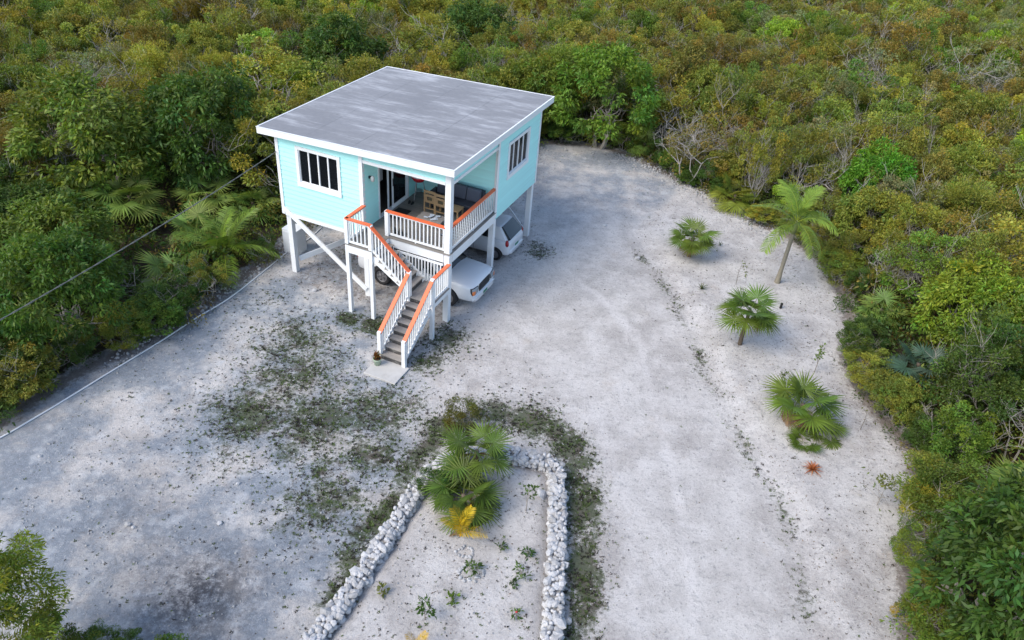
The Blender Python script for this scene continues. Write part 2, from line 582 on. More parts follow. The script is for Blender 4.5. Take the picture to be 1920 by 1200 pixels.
def ground_mat():
    """limestone sand and gravel; masks A = (clearing, weedy soil, dark gravel), B = (tyre track, grey-blue marl, litter plus under-house brown)"""
    t = NT('limestone_ground')
    g = t.n('ShaderNodeNewGeometry')
    p = g.outputs['Position']
    A = t.n('ShaderNodeSeparateColor', i_0=t.n('ShaderNodeAttribute', attribute_name='maskA').outputs['Color'])
    B = t.n('ShaderNodeSeparateColor', i_0=t.n('ShaderNodeAttribute', attribute_name='maskB').outputs['Color'])
    big = t.noise(p, 0.28, 4.0, 0.55)
    mid = t.noise(p, 1.1, 6.0, 0.65)
    fine = t.noise(p, 4.6, 7.0, 0.82)
    peb = t.noise(p, 12.0, 6.0, 0.9)
    # pale sand
    c = t.mix(t.ramp(big, 0.35, 0.65), (0.41, 0.385, 0.368, 1), (0.51, 0.487, 0.468, 1))
    c = t.mix(t.math('MULTIPLY', t.ramp(mid, 0.38, 0.64), 0.7), c, (0.63, 0.607, 0.588, 1))
    # grey marl, with the blue cast of the skylight mixed into its colour
    m_ = t.math('MULTIPLY', B.outputs[1], t.ramp(t.noise(p, 0.5, 7.0, 0.66), 0.38, 0.58))
    c = t.mix(t.math('MULTIPLY', m_, 0.85), c, (0.20, 0.24, 0.29, 1))
    c = t.mix(t.math('MULTIPLY', t.math('MULTIPLY', B.outputs[1], t.ramp(t.noise(p, 1.5, 7.0, 0.75), 0.50, 0.64)), 0.65), c, (0.53, 0.55, 0.58, 1))
    # tyre tracks
    c = t.mix(t.math('MULTIPLY', t.math('MULTIPLY', B.outputs[0], t.ramp(t.noise(p, 0.8, 4.0, 0.6), 0.3, 0.6)), 0.75), c, (0.66, 0.635, 0.62, 1))
    # warm worn stains
    c = t.mix(t.math('MULTIPLY', t.ramp(t.noise(p, 0.7, 5.0, 0.65), 0.56, 0.74), 0.35), c, (0.42, 0.345, 0.275, 1))
    # grit, dark and pale
    c = t.mix(t.math('MULTIPLY', t.ramp(fine, 0.51, 0.65), 0.46), c, (0.20, 0.195, 0.20, 1))
    c = t.mix(t.math('MULTIPLY', t.ramp(fine, 0.46, 0.34), 0.35), c, (0.62, 0.61, 0.60, 1))
    c = t.mix(t.math('MULTIPLY', t.ramp(peb, 0.54, 0.63), 0.60), c, (0.13, 0.125, 0.125, 1))
    c = t.mix(t.math('MULTIPLY', t.ramp(peb, 0.45, 0.34), 0.55), c, (0.70, 0.69, 0.68, 1))
    # dark gravel
    dg = t.math('MULTIPLY', A.outputs[2], t.ramp(t.math('ADD', t.math('MULTIPLY', mid, 0.4), t.math('MULTIPLY', fine, 0.6)), 0.38, 0.56))
    c = t.mix(t.math('MULTIPLY', dg, 0.95), c, (0.06, 0.06, 0.068, 1))
    # weedy soil
    wv = t.math('ADD', t.math('MULTIPLY', mid, 0.35), t.math('MULTIPLY', t.noise(p, 4.5, 8.0, 0.85), 0.65))
    wv = t.math('ADD', wv, t.math('MULTIPLY', A.outputs[1], 0.26))
    ws = t.math('MULTIPLY', t.ramp(wv, 0.58, 0.70), t.ramp(A.outputs[1], 0.02, 0.3))
    soil = t.mix(t.ramp(t.noise(p, 1.6, 4.0, 0.6), 0.30, 0.58), (0.058, 0.043, 0.029, 1), (0.042, 0.062, 0.016, 1))
    c = t.mix(t.math('MULTIPLY', ws, 0.86), c, soil)
    # leaf litter at the thicket edge, same brown under the house
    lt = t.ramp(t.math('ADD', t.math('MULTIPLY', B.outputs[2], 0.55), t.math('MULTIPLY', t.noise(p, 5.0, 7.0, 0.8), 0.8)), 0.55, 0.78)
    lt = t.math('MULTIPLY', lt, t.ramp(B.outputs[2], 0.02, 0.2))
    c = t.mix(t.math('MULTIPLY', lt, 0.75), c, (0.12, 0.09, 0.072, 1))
    # forest floor
    ff = t.mix(t.noise(p, 3.0, 5.0), (0.030, 0.024, 0.017, 1), (0.085, 0.068, 0.048, 1))
    edge = t.math('ADD', A.outputs[0], t.math('MULTIPLY', t.math('SUBTRACT', t.noise(p, 2.2, 5.0, 0.7), 0.5), 0.9))
    c = t.mix(t.ramp(edge, 0.60, 0.40), c, ff)
    t.col(c)
    t.b.inputs['Roughness'].default_value = 0.95
    t.b.inputs['Specular IOR Level'].default_value = 0.15
    h = t.math('ADD', t.math('MULTIPLY', fine, 0.6), t.math('MULTIPLY', peb, 0.4))
    t.bump(h, 1.0, 0.07)
    return t.m


M['ground'] = ground_mat()


# ------------------------------------------------------------------ ground sheet
def blob_field(x, y, blobs):
    f = np.zeros_like(x)
    for px, py, r, s in blobs:
        cx, cy = gp(px, py)
        f = np.maximum(f, s * np.exp(-((x - cx) ** 2 + (y - cy) ** 2) / (2 * (r * 0.6) ** 2)))
    return f


WEED = [(560, 640, 2.2, .62), (500, 560, 1.6, .3), (470, 775, 2.0, .78), (600, 790, 2.5, .75), (700, 770, 2.0, .72), (560, 700, 2.4, .68),
        (830, 635, 1.5, .66), (620, 930, 2.1, .64), (700, 850, 1.8, .65), (430, 850, 1.6, .35), (760, 760, 1.4, .55), (700, 610, 0.9, .95),
        (655, 600, 0.8, .8), (905, 600, 1.2, .25), (1010, 470, 1.1, .65), (730, 690, 0.9, .5), (800, 680, 0.9, .75), (860, 650, 0.9, .5),
        (470, 770, 0.7, .95), (600, 885, 0.4, .95), (930, 780, 1.1, .85), (1000, 790, 1.2, .92), (1065, 835, 0.9, 1.0), (820, 810, 1.0, .85), (760, 880, .7, .8), (640, 480, 1.4, .3)]
GRASS_PATH = poly_px([(625, 1130), (690, 1000), (740, 920), (800, 850), (850, 800), (930, 790), (1030, 795), (1075, 850), (1082, 930), (1085, 1000)])
GRASS_PATH2 = poly_px([(1090, 870), (1098, 950), (1098, 1050), (1094, 1130), (1088, 1200), (1085, 1300)])
BANK_EDGE = poly_px([(1190, 470), (1250, 540), (1300, 640), (1335, 730), (1400, 840), (1465, 960), (1495, 1040), (1510, 1150)])
TRACKS = [poly_px([(1310, 1280), (1295, 1080), (1272, 930), (1225, 760), (1200, 640), (1130, 560), (1050, 500)]),
          poly_px([(1195, 1280), (1190, 1080), (1165, 900), (1110, 760), (1040, 660), (960, 600)]),
          poly_px([(1240, 1100), (1215, 900), (1165, 740), (1100, 620)])]
DARKG = [(370, 1120, 1.7, 1.0), (300, 1050, 1.5, .45), (250, 960, 1.6, .35), (440, 1120, 0.8, .7), (560, 1010, 1.2, .25)]


def masks(x, y):
    cl = sdist(x, y, CLEAR)
    a0 = np.clip(0.5 + (cl + .45) / 1.0, 0, 1)
    w = blob_field(x, y, WEED)
    w = np.maximum(w, (.72 + .45 * wob(x, y, 1.9, 2.0)) * np.exp(-(pdist(x, y, GRASS_PATH) / 0.60) ** 2))
    w = np.maximum(w, (.80 + .45 * wob(x, y, 2.3, 4.0)) * np.exp(-(pdist(x, y, GRASS_PATH2) / 0.62) ** 2))
    w = np.maximum(w, np.clip(.36 + .32 * wob(x, y, 1.3, 1.0), .05, .6) * np.exp(-(pdist(x, y, BANK_EDGE) / 0.40) ** 2))
    inside = sdist(x, y, WALL_PATH)
    w = np.where(inside > 0.1, 0.10 + 0.0 * w, w)
    dg = blob_field(x, y, DARKG)
    tr = np.zeros_like(x)
    for pth, w_, k_ in zip(TRACKS, (.15, .2, .25), (1.0, .6, .5)):
        tr = np.maximum(tr, k_ * np.exp(-(pdist(x, y, pth) / w_) ** 2))
    bank = sstep(-0.4, 0.4, sdist(x, y, BANK))
    marl = np.clip(sstep(-2.0, -4.5, x + 0.18 * (y - 20)) + sstep(30.5, 35, y) * 0.9, 0, 1) * (1 - bank)
    marl = np.where(inside > 0.1, 0, marl)
    lit = .75 * np.clip(1 - np.abs(cl) / .8, 0, 1)
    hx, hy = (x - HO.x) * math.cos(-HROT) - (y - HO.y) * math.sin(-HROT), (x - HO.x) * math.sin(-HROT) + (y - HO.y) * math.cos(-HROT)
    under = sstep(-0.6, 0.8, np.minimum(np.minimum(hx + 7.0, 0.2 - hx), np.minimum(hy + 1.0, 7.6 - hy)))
    lit = np.maximum(lit, 0.42 * under)  # brown tone raised over the house footprint
    lit = np.maximum(lit, 0.30 * bank * (1 - 0.5 * np.clip(cl / 4, 0, 1)))
    return np.stack([a0, w, dg], 1), np.stack([tr, marl, lit], 1)


def axis(lo, hi, step, far):
    a = list(np.arange(lo, hi + 1e-6, step))
    ext, s, e = [], step, 0.0
    while e < far:
        s *= 1.35
        e += s
        ext.append(e)
    return np.array([lo - e for e in ext[::-1]] + a + [hi + e for e in ext])


gx, gy = axis(-19, 20, 0.13, 700), axis(7, 45, 0.13, 700)
X, Y = np.meshgrid(gx, gy, indexing='xy')
xx, yy = X.ravel(), Y.ravel()
zz = gz(xx, yy)
mA, mB = masks(xx, yy)
nx, ny = len(gx), len(gy)
ii = (np.arange(ny - 1)[:, None] * nx + np.arange(nx - 1)[None, :]).ravel()
GF = np.stack([ii, ii + 1, ii + nx + 1, ii + nx], 1)
me = np_mesh('ground', np.stack([xx, yy, zz], 1), GF, M['ground'], {'maskA': mA, 'maskB': mB}, smooth=True)
tag(link('ground', me), 'pale limestone sand yard running into dark forest floor', kind='structure')
# the driveway: its own sheet, 4 mm above the yard
cx_, cy_ = xx[GF].mean(1), yy[GF].mean(1)
dm = sdist(cx_, cy_, DRIVE) > 0
DF = GF[dm]
used, inv = np.unique(DF.ravel(), return_inverse=True)
me = np_mesh('driveway', np.stack([xx[used], yy[used], zz[used] + 0.004], 1), inv.reshape(-1, 4), M['ground'],
             {'maskA': mA[used], 'maskB': mB[used]}, smooth=True)
tag(link('driveway', me), 'pale gravel driveway curving from the house to the foreground', kind='structure')

# ------------------------------------------------------------------ the house
house = empty('stilt_house', HO, HROT)
tag(house, 'aqua clapboard house on white stilts with flat grey roof and orange-railed porch', 'house')
HWD, HDP, PW, PD = 6.95, 7.6, 3.4, 3.7       # width, depth, porch width, porch depth
ZB, ZD = 2.55, 2.86                          # wall foot, deck level


def roofz(x, y):
    return 6.12 + 0.036 * x - 0.008 * y


RX0, RX1, RY0, RY1, RT = -7.5, 0.26, -0.30, 8.22, 0.16


def sheared(mb, dz=0.0):
    mb.v = [(x, y, z + roofz(x, y) + dz) for x, y, z in mb.v]
    return mb


roof = sheared(MB().box(RX0 + .03, RX1 - .03, RY0 + .03, RY1 - .03, -RT, -0.012)).build('roof', M['white'], house)
fr = [(RX0, RX1, RY0, RY0 + .03), (RX0, RX1, RY1 - .03, RY1), (RX0, RX0 + .03, RY0 + .03, RY1 - .03), (RX1 - .03, RX1, RY0 + .03, RY1 - .03)]
for a in fr:
    sheared(MB().box(*a, -0.23, -0.002)).build('fascia', M['white'], roof)
de = [(RX0 - .015, RX1 + .015, RY0 - .015, RY0 + .035), (RX0 - .015, RX1 + .015, RY1 - .035, RY1 + .015),
      (RX0 - .015, RX0 + .035, RY0 + .035, RY1 - .035), (RX1 - .035, RX1 + .015, RY0 + .035, RY1 - .035)]
for a in de:
    sheared(MB().box(*a, 0.0, 0.014)).build('drip_edge', M['white'], roof)
NSX, NSY = 4, 7
for i in range(NSX):
    for j in range(NSY):
        x0, x1 = [RX0 + .04 + (RX1 - RX0 - .08) * k / NSX for k in (i, i + 1)]
        y0, y1 = [RY0 + .04 + (RY1 - RY0 - .08) * k / NSY for k in (j, j + 1)]
        sheared(MB().box(x0 + .0035, x1 - .0035, y0 + .0035, y1 - .0035, -0.012, 0.004 + 0.003 * random.random())).build('roof_sheet', M['roof'], roof)

# floor of the rooms and the dim room inside
MB().box(-HWD + .01, -PW - .01, .01, HDP - .01, ZB, ZD - .03).box(-PW - .01, -.01, PD + .01, HDP - .01, ZB, ZD - .03).build('floor', M['interior'], house)

# clapboard unit: s 0..1, foot 14 mm proud, head 3 mm proud
WB = MB()
WB.v = [(0, 0, 0), (1, 0, 0), (1, 0, 1), (0, 0, 1), (0, -.026, 0), (1, -.026, 0), (1, -.003, 1), (0, -.003, 1)]
WB.f = [[0, 1, 2, 3], [4, 7, 6, 5], [0, 4, 5, 1], [3, 2, 6, 7], [0, 3, 7, 4], [1, 5, 6, 2]]
board_me = WB.mesh('siding_board', M['aqua'])
COURSE = 0.178


def wall(M4, length, z0, z1, holes, name='wall'):
    mb = MB()
    xs = sorted({0.0, length} | {h[0] for h in holes} | {h[1] for h in holes})
    for a, b in zip(xs[:-1], xs[1:]):
        hs = [h for h in holes if h[0] <= a + 1e-6 and h[1] >= b - 1e-6]
        if hs:
            h = hs[0]
            if h[2] > z0:
                mb.box(a, b, 0, .1, z0, h[2])
            if h[3] < z1:
                mb.box(a, b, 0, .1, h[3], z1)
        else:
            mb.box(a, b, 0, .1, z0, z1)
    w = mb.build(name, M['aqua'], house, M4)
    z = z0
    while z < z1 - 0.02:
        zt = min(z + COURSE, z1)
        segs = [(0.0, length)]
        for h in holes:
            if h[2] < zt - .01 and h[3] > z + .01:
                ns = []
                for a, b in segs:
                    if h[0] > a:
                        ns.append((a, min(b, h[0])))
                    if h[1] < b:
                        ns.append((max(a, h[1]), b))
                segs = [s for s in ns if s[1] - s[0] > .02]
        for a, b in segs:
            link('siding_board', board_me, w, Matrix.Translation((a, -.0005, z)) @ Matrix.Diagonal((b - a, 1, zt - z - .002, 1)))
        z = zt
    return w


def RZ(d):
    return Matrix.Rotation(R(d), 4, 'Z')


T = Matrix.Translation
MF = T((-HWD, 0, 0))
MR = T((0, PD, 0)) @ RZ(90)
ML = T((-HWD, HDP, 0)) @ RZ(-90)
MBK = T((0, HDP, 0)) @ RZ(180)
MPS = T((-PW, 0, 0)) @ RZ(90)
MPB = T((-PW, PD, 0))
LW = (HWD - 6.13, HWD - 4.28, 3.87, 5.39)
RW = (0.80, 2.80, 3.86, 5.34)
DOOR = (1.0, 2.92, ZD, 5.02)


def inset(h, d):
    return (h[0] + d, h[1] - d, h[2] + d, h[3] - d)


wall(MF, HWD - PW, ZB, 5.74, [inset(LW, .1)])
wall(MR, HDP - PD, ZB, 5.93, [inset(RW, .1)])
wall(ML, HDP, ZB, 5.68, [])
wall(MBK, HWD, ZB, 5.74, [])
wall(MPS, PD, ZD + .005, 5.80, [DOOR], 'porch_wall')
wall(MPB, PW, ZD + .005, 5.80, [], 'porch_wall')
# headers over the porch openings
MB().box(-PW, -.2, .012, .10, 5.42, 5.80).build('porch_header', M['aqua'], house)
MB().box(-.10, -.012, .2, PD, 5.44, 5.87).build('porch_header', M['aqua'], house)
MB().box(-PW + .02, -.2, -.018, .012, 5.40, 5.51).build('header_trim', M['white'], house)
MB().box(-.012, .018, .2, PD - .12, 5.41, 5.52).build('header_trim', M['white'], house)
# corner boards
for b in [(-HWD - .04, -HWD + .09, -.044, -.001, ZB - .02, 5.74), (-HWD - .044, -HWD - .001, -.0, .09, ZB - .02, 5.72),
          (-PW - .12, -PW + .02, -.042, -.012, ZD - .02, 5.80), (-PW + .0, -PW + .022, -.01, .09, ZD + .02, 5.8),
          (.012, .042, PD - .12, PD + .03, ZB + .1, 5.9), (-.10, .012, PD - .036, PD - .004, ZD + .02, 5.85),
          (-.09, .03, HDP + .016, HDP + .034, ZB - .02, 5.8), (.001, .042, HDP - .09, HDP + .016, ZB - .02, 5.85),
          (-HWD - .03, -HWD + .09, HDP + .016, HDP + .034, ZB - .02, 5.7)]:
    MB().box(*b).build('corner_board', M['white'], house)
MB().box(-HWD + .1, -PW - .13, -.040, -.001, ZB - .06, ZB + .06).build('skirt_board', M['white'], house)


def window(M4, h, nl, blinds):
    x0, x1, z0, z1 = h
    w = .115
    fr = MB().box(x0, x1, -.055, -.012, z1 - w, z1).box(x0, x0 + w, -.055, -.012, z0 + .17, z1 - w)
    fr.box(x1 - w, x1, -.055, -.012, z0 + .17, z1 - w).box(x0 - .01, x1 + .01, -.065, -.012, z0, z0 + .17)
    win = fr.build('window', M['white'], house, M4)
    a, b, c, d = x0 + w, x1 - w, z0 + .17, z1 - w
    sash = MB().box(a, b, -.012, .06, d - .03, d).box(a, b, -.012, .06, c, c + .03)
    wl = (b - a) / nl
    for k in range(nl + 1):
        xc = a + wl * k
        hwid = .026 if k not in (0, nl) else .03
        sash.box(max(a, xc - hwid), min(b, xc + hwid), -.010 if k % 2 else -.02, .05, c + .03, d - .03)
    sash.build('sash', M['white'], win)
    for k in range(nl):
        MB().box(a + wl * k + .026, a + wl * (k + 1) - .026, .022, .028, c + .03, d - .03).build('pane', M['glass'], win)
        if k in blinds:
            z = c + .06
            bl = MB()
            while z < d - .05:
                bl.box(a + wl * k + .03, a + wl * (k + 1) - .03, .055, .085, z, z + .004, T((0, 0, 0)))
                z += .05
            bl.build('blind', M['cloth'], win)
    MB().box(a, b, .55, .56, c - .3, d + .2).build('dark_room_sheet', M['interior'], win)  # dark sheet standing in for the unlit room behind the panes
    return win


window(MF, LW, 4, (0, 3))
window(MR, RW, 4, ())

# sliding door on the porch
dx0, dx1, dz0, dz1 = DOOR
door = MB().box(dx0 - .09, dx0, -.03, .1, dz0, dz1 + .09).box(dx1, dx1 + .09, -.03, .1, dz0, dz1 + .09).box(dx0, dx1, -.03, .1, dz1, dz1 + .09)
door = door.box(dx0, dx1, -.03, .11, dz0, dz0 + .05).build('sliding_door', M['white'], house, MPS)
dmid = (dx0 + dx1) / 2
leaf = MB()
for a, b, yo in ((dmid - .05, dx1, .01), (dmid - .28, dmid - .2, .06)):
    leaf.box(a, a + .07, yo, yo + .04, dz0 + .05, dz1)
    if b - a > .2:
        leaf.box(b - .07, b, yo, yo + .04, dz0 + .05, dz1).box(a + .07, b - .07, yo, yo + .04, dz0 + .05, dz0 + .14).box(a + .07, b - .07, yo, yo + .04, dz1 - .07, dz1)
leaf.build('door_leaf', M['white'], door)
MB().box(dmid + .02, dx1 - .07, .024, .03, dz0 + .14, dz1 - .07).build('pane', M['glass'], door)
MB().box(dmid - .04, dmid - .02, -.03, .01, dz0 + .9, dz0 + 1.2).build('handle', M['dark_metal'], door)
cur = MB()
for k in range(7):
    cur.box(dx0 + .25 + .07 * k, dx0 + .325 + .07 * k, .32 + .03 * (k % 2), .35 + .03 * (k % 2), dz0 + 1.15, dz1 - .1)
cur.build('curtain', M['cloth'], door)

# wall lantern
lan = MB().beam((0, 0, 0), (0, -.09, 0), .05, .09).beam((0, -.09, .0), (0, -.14, .06), .015, .015).build('wall_lantern', M['dark_metal'], house, MPS @ T((.35, -.018, 4.75)))
MB().lathe([(.03, -.12), (.06, -.10), (.075, .02), (.05, .07), (.015, .09)], 10, T((0, -.15, -.02))).build('lamp_shade', M['lamp_glass'], lan, smooth=True)

# posts and bracing under the house
for x, y, z1 in [(-.1, .1, 5.88), (-.1, PD, ZB), (-.12, HDP - .13, ZB), (-HWD + .2, .1, ZB), (-PW, .1, ZB), (-HWD + .2, PD, ZB), (-PW, PD, ZB),
                 (-HWD + .2, HDP - .13, ZB), (-PW, HDP - .13, ZB)]:
    s = .1 if z1 < 5 else .105
    MB().box(x - s, x + s, y - s, y + s, -.1, z1).build('post', M['white'], house)
MB().beam((-HWD + .08, -.03, 2.76), (-PW - .02, -.03, .32), .05, .20, (0, 0, 1)).build('brace', M['white'], house)
MB().beam((-HWD + .3, .26, .52), (-4.3, PD - .1, 1.3), .05, .22).build('brace', M['white'], house)
MB().beam((-.2, HDP - .02, .12), (-2.4, HDP - .02, 2.45), .04, .08).build('brace', M['white'], house)
# beams: rim of the deck, girders below the floor
MB().box(-PW + .12, -.21, -.03, .03, 2.48, ZD - .03).build('beam', M['white'], house)
MB().box(-.03, .03, .21, PD - .05, 2.46, ZD - .03).build('beam', M['white'], house)
for y in (1.8, PD, 5.6, HDP - .13):
    MB().box(-HWD + .1, -.12, y - .07, y + .07, 2.30, ZB - .002).build('girder', M['pole_wood'], house)

# deck and landing boards
deck = MB().box(-PW + .03, -.04, .04, PD - .04, ZD - .09, ZD - .03).build('deck', M['pole_wood'], house)
yb = -.06
while yb < PD - .05:
    w_ = min(.135, PD - .02 - yb)
    MB().box(-PW + .002, .05, yb, yb + w_, ZD - .028, ZD + random.uniform(-.002, .002)).build('deck_board', M['deck'], deck)
    yb += .141
LX0, LX1, LY0 = -PW, -2.38, -1.18
land = MB().box(LX0 + .04, LX1 - .02, LY0 + .05, -.07, ZD - .09, ZD - .03).build('landing', M['pole_wood'], house)
xb = LX0 - .03
while xb < LX1 - .02:
    MB().box(xb, min(xb + .135, LX1 + .01), LY0 - .02, -.064, ZD - .028, ZD + random.uniform(-.002, .002)).build('deck_board', M['deck'], land)
    xb += .141
MB().box(LX0 + .08, LX1 - .08, LY0 + .00, LY0 + .04, 2.52, ZD - .03).build('beam', M['white'], house)
MB().box(LX0 - .02, LX0 + .02, LY0 + .1, -.05, 2.52, ZD - .03).build('beam', M['white'], house)
MB().box(LX1 - .02, LX1 + .02, LY0 + .1, -.05, 2.56, ZD - .03).build('beam', M['white'], house)
# lower landing
LZ, QX0 = 1.50, -.96
land2 = MB().box(QX0 + .04, -.03, LY0 + .06, -.02, LZ - .09, LZ - .03).build('landing', M['pole_wood'], house)
xb = QX0 - .01
while xb < .03:
    MB().box(xb, min(xb + .135, .06), LY0 - .02, -.005, LZ - .028, LZ + random.uniform(-.002, .002)).build('deck_board', M['tread'], land2)
    xb += .141
MB().box(QX0, -.0, LY0 + .0, LY0 + .04, LZ - .22, LZ - .03).build('beam', M['white'], house)
MB().box(-.0, .04, LY0 + .1, -.02, LZ - .22, LZ - .03).build('beam', M['white'], house)
# stair posts
for x, y, z0, z1 in [(LX0 + .03, LY0 + .06, -.1, ZD + .96), (LX1 - .04, LY0 + .06, -.1, ZD + .96), (.0, LY0 + .02, -.1, LZ + .98),
                     (QX0 + .04, LY0 + .04, LZ - .2, LZ + .98), (QX0 + .02, -3.02, .02, 1.16), (.0, -3.04, -.02, 1.12)]:
    s = .065
    MB().box(x - s, x + s, y - s, y + s, z0, z1).build('stair_post', M['white'], house)
MB().box(-2.56, -2.42, -.01, .13, ZD + .002, ZD + .97).build('newel_post', M['white'], house)


def flight(p0, p1, n, side, width):
    """p0 top nosing, p1 foot, both at the flight's centre line; side = unit vector across"""
    p0, p1, s = Vector(p0), Vector(p1), Vector(side)
    run = Vector((p1.x - p0.x, p1.y - p0.y, 0))
    d = run.normalized()
    L = run.length
    dz = (p0.z - p1.z) / n
    tr = L / (n - 1) if n > 1 else L
    st = MB()
    for k in (-1, 1):
        o = s * (k * (width / 2 - .0))
        base = len(st.v)
        pts = []
        for i in range(n):
            a = p0 + d * (tr * i) - Vector((0, 0, dz * i))
            pts.append(a + Vector((0, 0, -.04)) if i else a + Vector((0, 0, -.04)))
            b = a + d * (0 if i == 0 else 0)
            pts.append(a - Vector((0, 0, dz + .0)) + Vector((0, 0, -.04)))
        low = []
        e = p0 + d * (tr * (n - 1)) - Vector((0, 0, p0.z - p1.z))
        low.append(Vector((e.x, e.y, max(p1.z - .0, e.z - .05))) - d * .02)
        low.append(p0 - Vector((0, 0, dz + .26)))
        ring = pts + low
        for off in (-.02, .02):
            for q in ring:
                st.v.append(tuple(q + o + s * off))
        N = len(ring)
        st.f.append([base + i for i in range(N)])
        st.f.append([base + N + i for i in range(N)][::-1])
        for i in range(N):
            j = (i + 1) % N
            st.f.append([base + i, base + N + i, base + N + j, base + j])
    f = st.build('stair_flight', M['white'], house)
    for i in range(1, n):
        a = p0 + d * (tr * (i - 1)) - Vector((0, 0, dz * i))
        hwd = width / 2 + .035
        for q in (0, 1):
            c0 = a + d * (-.01 + q * (tr / 2 + .012))
            c1 = c0 + d * (tr / 2 + .004)
            mid = (c0 + c1) / 2 - Vector((0, 0, .018))
            MB().beam(mid - s * hwd, mid + s * hwd, (c1 - c0).length, .034 + .002 * q).build('tread', M['tread'], f)
    for i in range(n):
        a = p0 + d * (tr * i) - Vector((0, 0, dz * (i + 1)))
        c = a + Vector((0, 0, dz / 2 - .022)) - d * .012
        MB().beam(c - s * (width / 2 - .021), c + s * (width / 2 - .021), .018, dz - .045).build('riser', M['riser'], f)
    return f


flight((LX1 + .012, -.62, ZD), (QX0 + .0, -.62, LZ), 7, (0, 1, 0), .94)
flight((-.48, LY0 - .012, LZ), (-.48, -3.05, .07), 8, (1, 0, 0), .86)


def railing(p0, p1, h=0.97, sp=.125, drop=.08, top=True, bal=(.02, .02), foot=None, cap=.14):
    """p0, p1 floor points; sloping rails keep their balusters upright"""
    p0, p1 = Vector(p0), Vector(p1)
    up = Vector((0, 0, 1))
    rl = MB().beam(p0 + up * drop, p1 + up * drop, .04, .075).beam(p0 + up * (h - .075), p1 + up * (h - .075), .035, .07)
    if foot:
        for t in foot:
            q = p0.lerp(p1, t)
            rl.box(q.x - .02, q.x + .02, q.y - .02, q.y + .02, q.z + .001, q.z + drop - .03)
    r = rl.build('railing', M['white'], house)
    if top:
        d = (p1 - p0).normalized()
        MB().beam(p0 + up * (h - .018) - d * .03, p1 + up * (h - .018) + d * .03, cap, .04).build('top_rail', M['coral'], r)
    L = Vector((p1.x - p0.x, p1.y - p0.y, 0)).length
    n = max(2, int(L / sp))
    for k in range(n):
        q = p0.lerp(p1, (k + .6) / n)
        MB().box(q.x - bal[0], q.x + bal[0], q.y - bal[1], q.y + bal[1], q.z + drop + .03, q.z + h - .10).build('baluster', M['white'], r)
    return r


railing((-2.50, .06, ZD), (-.21, .06, ZD), sp=.145, foot=(.5,))
railing((-.06, .21, ZD), (-.06, PD - .05, ZD), sp=.145, foot=(.5,), bal=(.014, .014))
railing((LX0 + .03, LY0 + .06, ZD), (LX0 + .03, -.05, ZD), sp=.14)
railing((LX0 + .03, LY0 + .06, ZD), (LX1 - .04, LY0 + .06, ZD), sp=.14)
railing((LX1 - .04, LY0 + .05, ZD - .01), (QX0 + .04, LY0 + .05, LZ + .02), sp=.125)
railing((.0, LY0 + .02, LZ), (.0, -.02, LZ), sp=.14)
railing((.0, LY0 + .02, LZ), (.0, -3.04, .13), sp=.13)
railing((QX0 + .03, LY0 + .04, LZ), (QX0 + .03, -3.02, .17), sp=.13)
# inner guard between the lower landing and the house
MB().beam((-2.05, -.05, 2.40), (-.90, -.05, LZ + .12), .04, .08).build('guard_rail', M['white'], house)
ig = MB().box(-2.05, -.21, -.07, -.032, 2.36, 2.44).build('guard_rail', M['white'], house)
for k in range(14):
    x = -1.92 + k * .125
    zlow = LZ + .1 if x > -.9 else LZ + .12 + (-.9 - x) * .76
    if 2.33 - zlow > .05:
        MB().box(x - .02, x + .02, -.07, -.035, zlow, 2.36).build('baluster', M['white'], ig)

# ------------------------------------------------------------------ things on the porch
def on_house(name, x, y, z, rz=0.0):
    p = hw(x, y, z)
    return empty(name, p, HROT + rz)


# corner sofa with slate cushions
so = on_house('outdoor_sofa', -1.32, 3.15, ZD)
tag(so, 'charcoal cushioned sofa against the aqua porch back wall', 'sofa')
MB().box(-1.0, .95, -.42, .42, .08, .30).build('base', M['fabric'], so, bevel=.02)
MB().box(-1.0, .95, .22, .42, .302, .86).build('backrest', M['fabric'], so, bevel=.03)
for x in (-1.02, .97):
    MB().box(x - .06, x + .06, -.42, .215, .302, .58).build('armrest', M['fabric'], so, bevel=.02)
for x0, x1 in ((-.93, -.02), (.0, .89)):
    MB().box(x0, x1, -.40, .21, .305, .45).build('seat_cushion', M['fabric'], so, bevel=.04)
for x0, x1, tl in ((-.92, -.34, .2), (-.30, .30, .24), (.32, .88, .18)):
    MB().box(x0, x1, -.09, .09, 0, .50).build('back_cushion', M['fabric2'], so, T((0, .06, .455)) @ Matrix.Rotation(-tl, 4, 'X'), bevel=.05)
for x in (-.9, .85):
    for y in (-.35, .35):
        MB().box(x - .03, x + .03, y - .03, y + .03, .002, .078).build('leg', M['black'], so)


def chair(x, y, rz, label):
    c = on_house('wooden_chair', x, y, ZD, rz)
    tag(c, label, 'chair', 'pale wooden chairs on the porch')
    for sx in (-1, 1):
        MB().box(sx * .21 - .025, sx * .21 + .025, -.225, -.185, .002, .95).build('leg', M['pale_wood'], c)
        MB().box(sx * .21 - .025, sx * .21 + .025, .19, .23, .002, .44).build('leg', M['pale_wood'], c)
    MB().box(-.235, .235, -.183, .24, .442, .475).build('seat', M['pale_wood'], c)
    b = MB().box(-.184, .184, -.215, -.195, .84, .948).box(-.184, .184, -.215, -.195, .70, .79).box(-.184, .184, -.215, -.195, .478, .56)
    b.box(-.184, -.11, -.212, -.198, .56, .70).box(.11, .184, -.212, -.198, .56, .70).build('backrest', M['pale_wood'], c)
    MB().box(-.184, .184, -.21, -.19, .20, .25).build('stretcher', M['pale_wood'], c)
    return c


